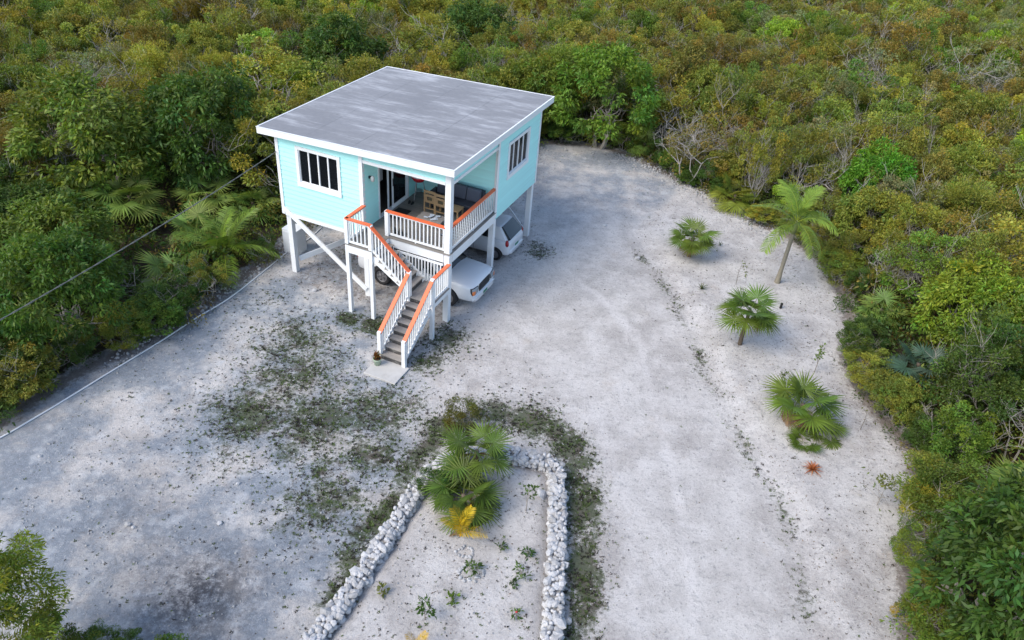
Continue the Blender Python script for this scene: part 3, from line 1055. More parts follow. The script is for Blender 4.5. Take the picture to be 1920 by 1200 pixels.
chair(-2.02, 2.42, .0, 'pale slatted wooden chair nearer the sliding door, back towards the stairs')
chair(-1.53, 2.36, .0, 'pale slatted wooden chair next to the white corner post')
st = on_house('wooden_side_table', -1.02, 2.35, ZD)
tag(st, 'small pale wooden side table just behind the white corner post', 'table')
MB().box(-.24, .24, -.24, .24, .44, .48).build('table_top', M['pale_wood'], st)
for a in (-.2, .2):
    for b in (-.2, .2):
        MB().box(a - .025, a + .025, b - .025, b + .025, .002, .439).build('leg', M['pale_wood'], st)

ct = on_house('coffee_table', -1.42, 1.30, ZD, R(2))
tag(ct, 'low whitewashed coffee table with splayed legs by the porch railing', 'table')
for k in range(4):
    MB().box(-.48, .48, -.27 + .137 * k, -.27 + .137 * k + .131, .42, .445).build('plank', M['wash_wood'], ct)
for a in (-1, 1):
    for b in (-1, 1):
        MB().tube([(a * .36, b * .19, .42), (a * .43, b * .25, .003)], [.022, .015], 8).build('leg', M['wash_wood'], ct)
pp = MB()
for k in range(9):
    m = T((random.uniform(-.28, .28), random.uniform(-.16, .16), .002 + .006 * k)) @ RZ(random.uniform(0, 90))
    pp.box(-.08, .08, -.05, .05, 0, .004, m)
pw = hw(-1.40, 1.30, ZD + .447)
o = pp.build('papers', M['papers'], None, T(pw) @ Matrix.Rotation(HROT, 4, 'Z'))
tag(o, 'blue and white papers strewn over the whitewashed coffee table', 'papers')

# kettle barbecue by the door
kb = on_house('kettle_barbecue', -3.03, 3.18, ZD)
tag(kb, 'red kettle barbecue on a thin tripod in the porch corner', 'barbecue')
MB().lathe([(.05, .66), (.20, .72), (.28, .84), (.29, .92)], 20).build('bowl', M['red'], kb, smooth=True)
MB().lathe([(.293, .922), (.30, .95), (.293, .975)], 20).build('rim', M['white'], kb, smooth=True)
lid = MB().lathe([(.288, .978), (.27, 1.06), (.20, 1.15), (.08, 1.20)], 20).build('lid', M['red'], kb, smooth=True)
MB().beam((-.07, 0, 1.24), (.07, 0, 1.24), .03, .03).beam((-.06, 0, 1.19), (-.06, 0, 1.24), .02, .02, (1, 0, 0)).beam((.06, 0, 1.19), (.06, 0, 1.24), .02, .02, (1, 0, 0)).build('handle', M['black'], lid)
for k in range(3):
    a = 2.1 * k + .4
    MB().tube([(.16 * math.cos(a), .16 * math.sin(a), .74), (.30 * math.cos(a), .30 * math.sin(a), .004)], .014, 6).build('leg', M['steel'], kb)
MB().lathe([(.02, .30), (.15, .31), (.15, .325), (.02, .325)], 14).build('ash_tray', M['steel'], kb)

for k, (x, y, rz) in enumerate(((-3.12, 2.62, .3), (-2.98, 2.60, .1))):
    o = on_house('sandal', x, y, ZD, rz)
    tag(o, ('left' if k == 0 else 'right') + ' black sandal of the pair by the sliding door', 'sandal', 'black sandals by the door')
    sp = MB()
    out = [(.042 * math.sin(t) * (1.0 if math.cos(t) < 0 else 1.12), .125 * math.cos(t)) for t in np.linspace(0, 2 * math.pi, 14, endpoint=False)]
    for z in (.003, .028):
        sp.v += [(a, b, z) for a, b in out]
    sp.f = [list(range(14))[::-1], list(range(14, 28))] + [[i, (i + 1) % 14, 14 + (i + 1) % 14, 14 + i] for i in range(14)]
    sp.build('sole', M['black'], o)
    MB().tube([(-.04, .02, .02), (-.025, .05, .065), (0, .06, .075), (.025, .05, .065), (.045, .02, .02)], .012, 5).build('strap', M['black'], o)
dmt = MB().box(-.28, .28, -.42, .42, .002, .016).build('doormat', M['black'], None, T(hw(-2.98, 1.65, ZD)) @ Matrix.Rotation(HROT, 4, 'Z'), bevel=.005)
tag(dmt, 'dark doormat lying before the sliding door', 'doormat')
rg = on_house('rug', -.55, 1.9, ZD)
tag(rg, 'dark blue striped rug behind the right porch railing', 'rug')
MB().box(-.36, .36, -.9, .9, .002, .012).build('pile', M['rug'], rg)
for k in range(9):
    MB().box(-.355, .355, -.84 + .2 * k, -.79 + .2 * k, .0125, .016).build('stripe', M['rug_light'], rg)
for k, (x, y) in enumerate(((-2.33, .26), (-2.10, .25))):
    o = on_house('black_jug', x, y, ZD)
    tag(o, 'small black jug on the deck behind the front railing, ' + ('by the newel post' if k == 0 else 'second from the newel post'), 'jug', 'small black jugs on the deck')
    MB().lathe([(.05, .003), (.075, .05), (.08, .14), (.05, .20), (.03, .24), (.035, .26)], 12).build('body', M['black'], o, smooth=True)
    MB().tube([(.03, 0, .24), (.10, 0, .22), (.105, 0, .13), (.075, 0, .09)], .01, 6).build('handle', M['black'], o)

# ------------------------------------------------------------------ things round the house
pad = MB().box(-.60, .60, -.46, .46, -.06, .07).build('concrete_step', M['concrete'], None, T(hw(-.40, -3.50, 0)) @ Matrix.Rotation(HROT, 4, 'Z'), bevel=.012)
tag(pad, 'pale concrete slab at the foot of the wooden stairs', 'step')
uc = on_house('utility_cabinet', -7.72, 1.35, 0)
tag(uc, 'white box cabinet standing behind the left house post', 'cabinet')
MB().box(-.34, .34, -.3, .3, -.05, 1.08).build('body', M['white'], uc, bevel=.015)
MB().box(-.29, .29, -.318, -.302, .08, 1.0).build('door', M['white'], uc, bevel=.004)
MB().box(.2, .225, -.335, -.319, .5, .62).build('handle', M['dark_metal'], uc)


def curve_pts(ctrl, n=10):
    """Catmull-Rom through control points"""
    P = [Vector(p) for p in ctrl]
    P = [P[0] * 2 - P[1]] + P + [P[-1] * 2 - P[-2]]
    out = []
    for i in range(1, len(P) - 2):
        for k in range(n):
            t = k / n
            a, b, c, d = P[i - 1], P[i], P[i + 1], P[i + 2]
            out.append(.5 * ((2 * b) + (c - a) * t + (2 * a - 5 * b + 4 * c - d) * t * t + (3 * b - a - 3 * c + d) * t ** 3))
    out.append(P[-2])
    return out


pl = [(gp(x, y)[0], gp(x, y)[1], .03) for x, y in ((604, 427), (575, 452), (541, 472), (500, 505), (430, 560), (370, 597), (300, 642), (200, 703), (120, 752), (60, 788), (0, 822), (-120, 880))]
pl = [(x, y, gzf(x, y) + .028) for x, y, _ in pl]
tag(MB().tube(curve_pts(pl), .026, 7).build('water_pipe', M['pvc'], None, smooth=True), 'long thin white pipe lying along the left forest edge', 'pipe')
# service cable: from the left wall to a pole outside the picture
A0 = hw(-HWD - .05, .35, 4.98)
ax, ay = gp(0, 605, 5.0)
B0 = Vector((ax, ay, 5.0))
B1 = B0 + (B0 - A0) * .8 + Vector((0, 0, .8))
ctl = []
for k in range(13):
    t = k / 12
    q = A0.lerp(B1, t)
    q.z = A0.z + (B1.z - A0.z) * t - 1.1 * 4 * t * (1 - t) * .35
    ctl.append(q)
ph = curve_pts(ctl, 14)
cb = MB()
for s_ in (0, math.pi):
    cb.tube([p + Vector((.011 * math.cos(i * .9 + s_), .0, .011 * math.sin(i * .9 + s_))) for i, p in enumerate(ph)], .010, 5)
tag(cb.build('overhead_cable', M['cable'], None, smooth=True), 'twisted overhead cable strung from the house over the left thicket', 'cable')


# ------------------------------------------------------------------ cars
def evaluated(o):
    dg = bpy.context.evaluated_depsgraph_get()
    me2 = bpy.data.meshes.new_from_object(o.evaluated_get(dg))
    o.modifiers.clear()
    old = o.data
    o.data = me2
    return o


def wheel(parent, x, y, r, w):
    s = 1 if y > 0 else -1
    m = T((x, y, r)) @ Matrix.Rotation(-s * math.pi / 2, 4, 'X')
    t = MB().lathe([(r * .62, -w / 2), (r * .93, -w / 2), (r, -w * .32), (r, w * .32), (r * .93, w / 2), (r * .62, w / 2)], 26, None, True).build('wheel', M['tyre'], parent, m, smooth=True)
    rim = MB().lathe([(r * .62, -w * .3), (r * .62, w * .44), (r * .56, w * .40), (r * .52, w * .22), (r * .15, w * .30)], 22)
    for k in range(6):
        a = k * math.pi / 3
        rim.beam((r * .1 * math.cos(a), r * .1 * math.sin(a), w * .34), (r * .57 * math.cos(a), r * .57 * math.sin(a), w * .36), r * .13, w * .12, (0, 0, 1))
    rim.build('rim', M['rim'], t)
    return t


def loft_body(st, mat, parent, arches, name='body'):
    """st: (x, zbot, zshoulder, ztop, halfwidth); ring of 14 points"""
    mb = MB()
    rings = []
    for x, zb, zs, zt, h in st:
        zm = zb + (zs - zb) * .55
        half = [(0, zb), (h * .80, zb), (h * .95, zb + .06), (h * .995, zm - .12), (h, zm), (h * .985, zs - .10), (h * .95, zs - .02), (h * .86, zs + (zt - zs) * .45), (h * .5, zs + (zt - zs) * .9), (0, zt)]
        ring = [(x, y, z) for y, z in half] + [(x, -y, z) for y, z in half[-2:0:-1]]
        rings.append([len(mb.v) + i for i in range(len(ring))])
        mb.v += ring
    N = len(rings[0])
    for a, b in zip(rings[:-1], rings[1:]):
        for i in range(N):
            j = (i + 1) % N
            mb.f.append([a[i], a[j], b[j], b[i]])
    mb.f.append(rings[0][::-1])
    mb.f.append(rings[-1])
    me = mb.mesh(name, mat)
    bm = bmesh.new()
    bm.from_mesh(me)
    bmesh.ops.recalc_face_normals(bm, faces=bm.faces)
    bm.to_mesh(me)
    bm.free()
    o = link(name, me, None)
    md = o.modifiers.new('s', 'SUBSURF')
    md.levels = md.render_levels = 2
    evaluated(o)
    cuts = []
    for x, r, y in arches:
        c = MB().lathe([(r, -.30), (r, .30)], 28, T((x, y, r * .86)) @ Matrix.Rotation(math.pi / 2, 4, 'X'))
        me2 = c.mesh('cut', M['black'])
        bm = bmesh.new()
        bm.from_mesh(me2)
        bmesh.ops.recalc_face_normals(bm, faces=bm.faces)
        bm.to_mesh(me2)
        bm.free()
        co = link('cut', me2)
        cuts.append(co)
        md = o.modifiers.new('b', 'BOOLEAN')
        md.operation = 'DIFFERENCE'
        md.object = co
        md.solver = 'EXACT'
    evaluated(o)
    for co in cuts:
        bpy.data.objects.remove(co)
    o.data.shade_smooth()
    o.data.set_sharp_from_angle(angle=R(38))
    o.parent = parent
    return o


def cabin(parent, mat, b, t, zb, zt, crown):
    """b, t: (xfront, xrear, halfwidth) at belt and roof"""
    mb = MB()
    for (xf, xr, h), z in ((b, zb), (t, zt)):
        mb.v += [(xf, h * .94, z), (xf + .06, 0, z), (xf, -h * .94, z), ((xf + xr) / 2, -h, z), (xr, -h * .94, z), (xr - .05, 0, z), (xr, h * .94, z), ((xf + xr) / 2, h, z)]
    mb.f = [[i, (i + 1) % 8, 8 + (i + 1) % 8, 8 + i] for i in range(8)]
    mb.v.append(((t[0] + t[1]) / 2, 0, zt + crown))
    mb.f += [[8 + i, 8 + (i + 1) % 8, 16] for i in range(8)]
    mb.f.append(list(range(8))[::-1])
    return mb.build('cabin', mat, parent, smooth=True, bevel=.05, seg=3)


def panel(parent, name, mat, c, off=.012, gx=(0, 1), gz_=(0, 1)):
    """a bulging pane on the quad c (4 corners, bottom-left, bottom-right, top-right, top-left), set proud by off"""
    c = [Vector(p) for p in c]
    n = (c[1] - c[0]).cross(c[3] - c[0]).normalized()

    def at(s, t):
        return c[0].lerp(c[1], s).lerp(c[3].lerp(c[2], s), t)
    mb = MB()
    K = 5
    for lay in (0, 1):
        for j in range(K):
            for i in range(K):
                s = gx[0] + (gx[1] - gx[0]) * i / (K - 1)
                t = gz_[0] + (gz_[1] - gz_[0]) * j / (K - 1)
                bul = (1 - (2 * i / (K - 1) - 1) ** 2) * .012
                mb.v.append(tuple(at(s, t) + n * ((off + bul) if lay else -.07)))
    for j in range(K - 1):
        for i in range(K - 1):
            a = j * K + i
            mb.f.append([a, a + K, a + K + 1, a + 1])
            mb.f.append([K * K + a, K * K + a + 1, K * K + a + K + 1, K * K + a + K])
    rim = [i for i in range(K)] + [j * K + K - 1 for j in range(1, K)] + [(K - 1) * K + i for i in range(K - 2, -1, -1)] + [j * K for j in range(K - 2, 0, -1)]
    for q in range(len(rim)):
        a, b = rim[q], rim[(q + 1) % len(rim)]
        mb.f.append([a, b, K * K + b, K * K + a])
    return mb.build(name, mat, parent)


def patch(parent, body, name, mat, y0, y1, z0, z1, sgn, off=.012, K=8, taper=0.0, lean=0.0, rnd=.25):
    """a plate that follows the front (sgn 1) or rear (-1) of a body, y0..y1 by z0..z1, with rounded corners"""
    from mathutils.bvhtree import BVHTree
    me_ = body.data
    bv = BVHTree.FromPolygons([v.co for v in me_.vertices], [p.vertices for p in me_.polygons])
    mb = MB()
    fr_, bk_ = [], []
    for j in range(K):
        for i in range(K):
            a, b = 2 * i / (K - 1) - 1, 2 * j / (K - 1) - 1
            # squircle: pull the corners in
            k = 1 - rnd * (abs(a) * abs(b)) ** 2 * .5
            a, b = a * k, b * k
            y = (y0 + y1) / 2 + a * (y1 - y0) / 2 * (1 + taper * b)
            z = (z0 + z1) / 2 + b * (z1 - z0) / 2 + lean * a
            h, n, _, _ = bv.ray_cast(Vector((sgn * 4, y, z)), Vector((-sgn, 0, 0)))
            if h is None:
                h, n, _, _ = bv.find_nearest(Vector((sgn * 2.2, y, z)))
            if n.x * sgn < 0:
                n = -n
            fr_.append(tuple(h + n * off))
            bk_.append(tuple(h - n * .03))
    mb.v = bk_ + fr_
    for j in range(K - 1):
        for i in range(K - 1):
            q = [j * K + i, j * K + i + 1, (j + 1) * K + i + 1, (j + 1) * K + i]
            mb.f.append([K * K + v for v in (q if sgn > 0 else q[::-1])])
    rim = [i for i in range(K)] + [j * K + K - 1 for j in range(1, K)] + [(K - 1) * K + i for i in range(K - 2, -1, -1)] + [j * K for j in range(K - 2, 0, -1)]
    for q in range(len(rim)):
        a, b = rim[q], rim[(q + 1) % len(rim)]
        mb.f.append([a, b, K * K + b, K * K + a] if sgn > 0 else [b, a, K * K + a, K * K + b])
    return mb.build(name, mat, parent, smooth=True)


# big white SUV, nose towards the open yard (+x of the house)
suv = on_house('parked_suv', -2.05, 1.92, 0)
suv.scale = (.965, 1, 1)
tag(suv, 'big white SUV with black grille parked nose-out beneath the porch', 'car')
suv_body = loft_body([(-2.55, .45, .95, 1.02, .86), (-2.50, .36, 1.02, 1.10, .96), (-2.2, .34, 1.06, 1.14, 1.0), (-1.0, .32, 1.08, 1.16, 1.005), (.3, .32, 1.08, 1.17, 1.005),
           (1.05, .33, 1.08, 1.24, 1.0), (1.7, .35, 1.07, 1.21, .995), (2.2, .36, 1.05, 1.17, .985), (2.42, .37, 1.03, 1.13, .975), (2.54, .38, 1.01, 1.09, .95), (2.62, .39, .98, 1.05, .90), (2.65, .40, .94, 1.0, .84), (2.655, .42, .92, .97, .80)],
          M['carwhite'], suv, [(1.60, .46, .95), (1.60, .46, -.95), (-1.36, .46, .95), (-1.36, .46, -.95)])
cb_ = (1.40, -2.46, .94)
ct_ = (.62, -2.25, .76)
cabin(suv, M['carwhite'], cb_, ct_, 1.08, 1.86, .05)


def cpt(x, y, z):
    return (x, y, z)


panel(suv, 'windscreen', M['carglass'], [(1.42, -.84, 1.15), (1.42, .84, 1.15), (.70, .68, 1.78), (.70, -.68, 1.78)], .025)
for s in (-1, 1):
    for (xa, xb, xc, xd) in ((1.10, -.22, -.22, .52), (-.32, -1.22, -1.22, -.32), (-1.32, -2.3, -2.15, -1.32)):
        q = [(xb, s * .935, 1.14), (xa, s * .935, 1.14), (xd, s * .80, 1.74), (xc, s * .80, 1.74)]
        if s > 0:
            q = [q[1], q[0], q[3], q[2]]
        panel(suv, 'side_window', M['carglass'], q, .018)
    wheel(suv, 1.60, s * .87, .39, .27)
    wheel(suv, -1.36, s * .87, .39, .27)
    # lamps
    ya, yb_ = (.50, .93) if s > 0 else (-.93, -.50)
    hl = patch(suv, suv_body, 'headlight', M['grille'], ya, yb_, .70, 1.0, 1, .012, lean=0.0)
    ya, yb_ = (.525, .905) if s > 0 else (-.905, -.525)
    patch(hl, suv_body, 'lens', M['headlens'], ya, yb_, .725, .975, 1, .022)
    ya, yb_ = (.77, .90) if s > 0 else (-.90, -.77)
    patch(hl, suv_body, 'indicator', M['amber'], ya, yb_, .73, .88, 1, .032)
    MB().box(-2.56, -2.44, s * .80 - .07, s * .80 + .07, .82, 1.28).build('tail_light', M['tail'], suv, bevel=.015)
    mi = MB().box(.55, .68, s * 1.0 - .0, s * 1.0 + s * .2, 1.18, 1.36) if s > 0 else MB().box(.55, .68, s * 1.2, s * 1.0, 1.18, 1.36)
    mi.build('wing_mirror', M['carwhite'], suv, bevel=.03)
    for xd in (.72, -.27, -1.2):
        MB().box(xd - .004, xd + .004, s * 1.0 - .004, s * 1.0 + .006, .42, 1.04).build('door_gap', M['black'], suv)
    for xd in (-.1, -1.05):
        MB().box(xd - .09, xd + .09, s * 1.004 - .014, s * 1.004 + .014, .93, .965).build('door_handle', M['carwhite'], suv, bevel=.006)
gr = patch(suv, suv_body, 'grille', M['grille'], -.46, .46, .66, 1.0, 1, .014, rnd=.15, taper=.04)
for k in range(3):
    patch(gr, suv_body, 'grille_bar', M['dark_metal'], -.43, .43, .74 + .075 * k, .755 + .075 * k, 1, .028, K=5, rnd=0)
patch(suv, suv_body, 'bumper', M['carwhite'], -.88, .88, .40, .62, 1, .06, K=12, rnd=.5)
patch(suv, suv_body, 'number_plate', M['plate'], -.16, .16, .45, .56, 1, .068, K=4, rnd=0)

# small white hatchback, tail towards the open yard
hb = on_house('parked_hatchback', -1.67, 5.66, 0, math.pi)
tag(hb, 'small white hatchback parked tail-out behind the SUV under the house', 'car')
hb_body = loft_body([(-1.86, .40, .72, .80, .64), (-1.82, .30, .86, .96, .76), (-1.65, .24, .95, 1.03, .81), (-1.0, .20, .94, 1.02, .83), (0, .19, .92, 1.0, .83), (.8, .20, .90, .99, .825),
           (1.3, .22, .84, .95, .80), (1.65, .24, .74, .86, .74), (1.83, .28, .62, .72, .60), (1.88, .36, .52, .58, .46)],
          M['carwhite'], hb, [(1.15, .345, .78), (1.15, .345, -.78), (-1.25, .345, .78), (-1.25, .345, -.78)])
cabin(hb, M['carwhite'], (1.05, -1.74, .78), (.30, -1.30, .60), .93, 1.47, .06)
panel(hb, 'rear_window', M['carglass_grey'], [(-1.79, .60, .99), (-1.79, -.60, .99), (-1.36, -.50, 1.43), (-1.36, .50, 1.43)], .05)
panel(hb, 'windscreen', M['carglass'], [(1.06, -.68, .98), (1.06, .68, .98), (.38, .54, 1.42), (.38, -.54, 1.42)], .025)
for s in (-1, 1):
    for (xa, xb, xc, xd) in ((.82, -.22, -.22, .30), (-.32, -1.2, -1.02, -.32)):
        q = [(xb, s * .775, .98), (xa, s * .775, .98), (xd, s * .64, 1.40), (xc, s * .64, 1.40)]
        if s > 0:
            q = [q[1], q[0], q[3], q[2]]
        panel(hb, 'side_window', M['carglass'], q, .02)
    wheel(hb, 1.15, s * .72, .285, .19)
    wheel(hb, -1.25, s * .72, .285, .19)
    tl = MB().lathe([(.02, -.05), (.075, -.03), (.085, .0), (.05, .045)], 14, T((-1.735, s * .72, .86)) @ Matrix.Rotation(s * R(-38), 4, 'Z') @ Matrix.Rotation(-math.pi / 2, 4, 'Y') @ Matrix.Diagonal((2.0, .95, 1.5, 1)))
    tl.build('tail_light', M['tail'], hb, smooth=True)
    MB().lathe([(.02, -.04), (.09, .0), (.06, .04)], 14, T((1.72, s * .58, .66)) @ Matrix.Rotation(s * R(30), 4, 'Z') @ Matrix.Rotation(math.pi / 2, 4, 'Y')).build('headlight', M['headlens'], hb, smooth=True)
    mi = MB().box(.55, .65, s * .80 if s > 0 else s * .95, s * .95 if s > 0 else s * .80, .98, 1.10)
    mi.build('wing_mirror', M['carwhite'], hb, bevel=.025)
    for xd in (.66, -.27):
        MB().box(xd - .003, xd + .003, s * .826 - .004, s * .826 + .006, .32, .90).build('door_gap', M['black'], hb)
    MB().box(-.2, -.04, s * .83 - .012, s * .83 + .012, .80, .83).build('door_handle', M['carwhite'], hb, bevel=.005)
patch(hb, hb_body, 'bumper', M['carwhite'], -.66, .66, .34, .54, -1, .04, K=10, rnd=.5)
patch(hb, hb_body, 'number_plate', M['plate'], -.16, .16, .56, .65, -1, .012, K=4, rnd=0)


# ------------------------------------------------------------------ rocks
def rock_mesh(seed, name='stone'):
    r = random.Random(seed)
    bm = bmesh.new()
    bmesh.ops.create_icosphere(bm, subdivisions=1, radius=1.0)
    for v in bm.verts:
        v.co *= r.uniform(.72, 1.15)
    # a few flat breaks
    for _ in range(3):
        n = Vector((r.uniform(-1, 1), r.uniform(-1, 1), r.uniform(-.4, 1))).normalized()
        d = r.uniform(.62, .85)
        for v in bm.verts:
            k = v.co.dot(n) - d
            if k > 0:
                v.co -= n * k
    me = bpy.data.meshes.new(name)
    bm.to_mesh(me)
    bm.free()
    me.materials.append(M['stone'])
    return me


ROCKS = [rock_mesh(i) for i in range(14)]


def mesh_arrays(me):
    v = np.zeros(len(me.vertices) * 3, np.float32)
    me.vertices.foreach_get('co', v)
    me.calc_loop_triangles()
    t = np.zeros(len(me.loop_triangles) * 3, np.int32)
    me.loop_triangles.foreach_get('vertices', t)
    return v.reshape(-1, 3), t.reshape(-1, 3)


RA = [mesh_arrays(m) for m in ROCKS]


def rot_mats(n, tilt=math.pi):
    az = rng.uniform(0, 2 * math.pi, n)
    a = rng.uniform(-tilt, tilt, n)
    b = rng.uniform(-tilt, tilt, n)
    ca, sa, cb2, sb, cz, sz = np.cos(a), np.sin(a), np.cos(b), np.sin(b), np.cos(az), np.sin(az)
    Z0, O1 = np.zeros(n), np.ones(n)
    Rx = np.stack([O1, Z0, Z0, Z0, ca, -sa, Z0, sa, ca], 1).reshape(n, 3, 3)
    Ry = np.stack([cb2, Z0, sb, Z0, O1, Z0, -sb, Z0, cb2], 1).reshape(n, 3, 3)
    Rz = np.stack([cz, -sz, Z0, sz, cz, Z0, Z0, Z0, O1], 1).reshape(n, 3, 3)
    return Rz @ Ry @ Rx


def rock_pile(P, S3, name, mat):
    """join many rocks: P (n,3), S3 (n,3) radii"""
    VV, FF, off = [], [], 0
    n = len(P)
    kind = rng.integers(0, len(RA), n)
    RM = rot_mats(n, .6)
    for k, (v, f) in enumerate(RA):
        idx = np.where(kind == k)[0]
        if not len(idx):
            continue
        w = v[None, :, :] * S3[idx][:, None, :]
        w = np.einsum('nij,nvj->nvi', RM[idx], w) + P[idx][:, None, :]
        VV.append(w.reshape(-1, 3))
        FF.append((f[None] + (np.arange(len(idx)) * len(v))[:, None, None] + off).reshape(-1, 3))
        off += len(idx) * len(v)
    return np_mesh(name, np.concatenate(VV), np.concatenate(FF), mat)


swall = empty('dry_stone_wall', (0, 12.5, 0))
tag(swall, 'low U-shaped dry wall of white limestone rocks round the sandy planting bed', 'wall')
slots = []
WP = [Vector((*p, 0)) for p in WALL_PATH]
for a, b in zip(WP[:-1], WP[1:]):
    L = (b - a).length
    d = (b - a) / L
    nrm = Vector((-d.y, d.x, 0))
    m = max(1, int(L / .145))
    for k in range(m):
        for row, (zc, wd) in enumerate(((.08, .48), (.20, .45), (.31, .41), (.39, .36))):
            cols = 4 if row == 3 else 2
            for cidx in range(cols):
                t = (k + .5 + random.uniform(-.35, .35)) * L / m
                if cols == 2:
                    off = (-1 if cidx == 0 else 1) * (wd / 2 - .05)
                else:
                    off = (cidx / (cols - 1) - .5) * (wd - .04)
                off += random.uniform(-.04, .04)
                p = a + d * t + nrm * off
                if row < 3 and cols == 2 and random.random() < .12:
                    continue
                g = gzf(p.x, p.y) * .35
                s = random.uniform(.055, .115) * (1.4 if random.random() < .16 else 1.0)
                slots.append((p.x, p.y, zc + random.uniform(-.025, .035), s, row))
# core so that no gaps open through the wall
core = MB()
for a, b in zip(WALL_PATH[:-1], WALL_PATH[1:]):
    core.beam((*a, .14), (*b, .14), .28, .36)
core.build('core', M['stone'], swall, T((0, -12.5, 0)))


def seen_size(s):
    u_, v_ = proj(s[0], s[1], s[2])
    if not (-10 < u_ < 1930 and -10 < v_ < 1210):
        return 0
    dist = math.sqrt(s[0] ** 2 + s[1] ** 2 + (s[2] - CAM_H) ** 2)
    return s[3] / dist * (1.0 if s[4] == 3 else .6)


slots.sort(key=seen_size, reverse=True)
for s in slots[:300]:
    e = (random.uniform(0, 6.28), random.uniform(0, 6.28), random.uniform(0, 6.28))
    mw = T((s[0], s[1] - 12.5, s[2])) @ Matrix.Rotation(e[0], 4, 'Z') @ Matrix.Rotation(random.uniform(-.5, .5), 4, 'X') @ Matrix.Diagonal((s[3] * random.uniform(1, 1.5), s[3] * random.uniform(.85, 1.15), s[3] * random.uniform(.7, .95), 1))
    link('stone', random.choice(ROCKS), swall, mw)
P = np.array([(s[0], s[1] - 12.5, s[2]) for s in slots[300:]])
sc3 = np.array([s[3] for s in slots[300:]])[:, None] * rng.uniform(.75, 1.3, (len(P), 3))
o = link('stones', rock_pile(P, sc3, 'stones', M['stone']), swall)
tag(o, kind='stuff')


def ground_rock(px, py, r, label, group=None):
    x, y = gp(px, py)
    o = link('limestone_rock', random.choice(ROCKS), None, T((x, y, gzf(x, y) + r * .3)) @ Matrix.Rotation(random.uniform(0, 6), 4, 'Z') @ Matrix.Diagonal((r, r * .85, r * .75, 1)))
    tag(o, label, 'rock', group)


ground_rock(1012, 938, .19, 'single white rock lying inside the bed near its right wall')
ground_rock(1066, 1165, .12, 'white rock against the outer foot of the right-hand wall leg')
ground_rock(240, 985, .10, 'paler of two small rocks lying alone in the left yard')
ground_rock(250, 990, .07, 'smaller rock touching the lone pale rock in the left yard')
ground_rock(446, 908, .08, 'small white rock among the weeds of the left yard')
ground_rock(412, 982, .09, 'flat white rock left of the weed patch in the yard')
ground_rock(590, 546, .12, 'white chalky rock lying in front of the left house posts')
ground_rock(1195, 485, .13, 'pale rock slab at the far bend of the driveway')
ground_rock(1134, 424, .11, 'white rock in the gravel right of the house')
ground_rock(150, 655, .14, 'white rock at the left forest edge above the pipe')
ground_rock(75, 856, .07, 'small white stone in the yard below the pipe')

# loose gravel and rubble
n = 9000
gx_ = rng.uniform(-13, 12, n * 5)
gy_ = rng.uniform(8.5, 40, n * 5)
cl = sdist(gx_, gy_, CLEAR)
mA2, mB2 = masks(gx_, gy_)
edge_far = np.exp(-(np.clip(cl, 0, 99) / 1.3) ** 2) * (gy_ > 29) * (gx_ > 0) + .8 * np.exp(-(np.clip(cl, 0, 99) / .8) ** 2) * (gx_ < -4)
pr_ = (cl > -.2) * (.055 + .9 * np.clip(edge_far, 0, 1) + .18 * mA2[:, 2] + .06 * mB2[:, 1])
keep = rng.uniform(0, 1, n * 5) < pr_ * 1.1
gx_, gy_, ef = gx_[keep][:n], gy_[keep][:n], edge_far[keep][:n]
sz = rng.uniform(.014, .036, len(gx_)) * (1 + 2.6 * ef * rng.uniform(0, 1, len(gx_)) ** 2)
P = np.stack([gx_, gy_, gz(gx_, gy_) + sz * .25], 1)
o = link('gravel', rock_pile(P, sz[:, None] * rng.uniform(.6, 1.3, (len(P), 3)), 'gravel', M['stone']))
tag(o, 'loose pale limestone gravel and rubble scattered over the yard', 'gravel', kind='stuff')


# ------------------------------------------------------------------ foliage makers
def unit(a):
    return a / (np.linalg.norm(a, axis=-1, keepdims=True) + 1e-9)


def leaf_quads(p, d, L, W, rg):
    """rhombic leaves: base p, direction d, length L, width W (arrays)"""
    n = len(p)
    r = unit(rg.normal(0, 1, (n, 3)) + np.array([0, 0, .9]))
    s = unit(np.cross(d, r))
    nn = np.cross(s, d)
    L, W = np.broadcast_to(L, (n,))[:, None], np.broadcast_to(W, (n,))[:, None]
    mid = p + d * L * .45 - nn * W * .12
    V = np.stack([p, mid + s * W * .5 + nn * W * .22, p + d * L - nn * L * .10, mid - s * W * .5 + nn * W * .22], 1)
    return V.reshape(-1, 3), np.arange(n * 4).reshape(n, 4)


def crown_points(rg, Rr, H, ncl, base=.30, inner=.52, lump=.35):
    d = unit(rg.normal(0, 1, (ncl * 3, 3)))
    d = d[d[:, 2] > -.45][:ncl]
    k = rg.uniform(inner, 1.0, (len(d), 1)) ** .6
    k *= 1 + lump * np.sin(d[:, :1] * 3.1 + rg.uniform(0, 6)) * np.cos(d[:, 1:2] * 2.7 + rg.uniform(0, 6))
    zc = H * (base + (1 - base) * .42)
    zr = H * (1 - base) * .56
    P = np.concatenate([d[:, :2] * k * Rr, zc + d[:, 2:] * k * zr], 1)
    return P, np.array([0, 0, zc])


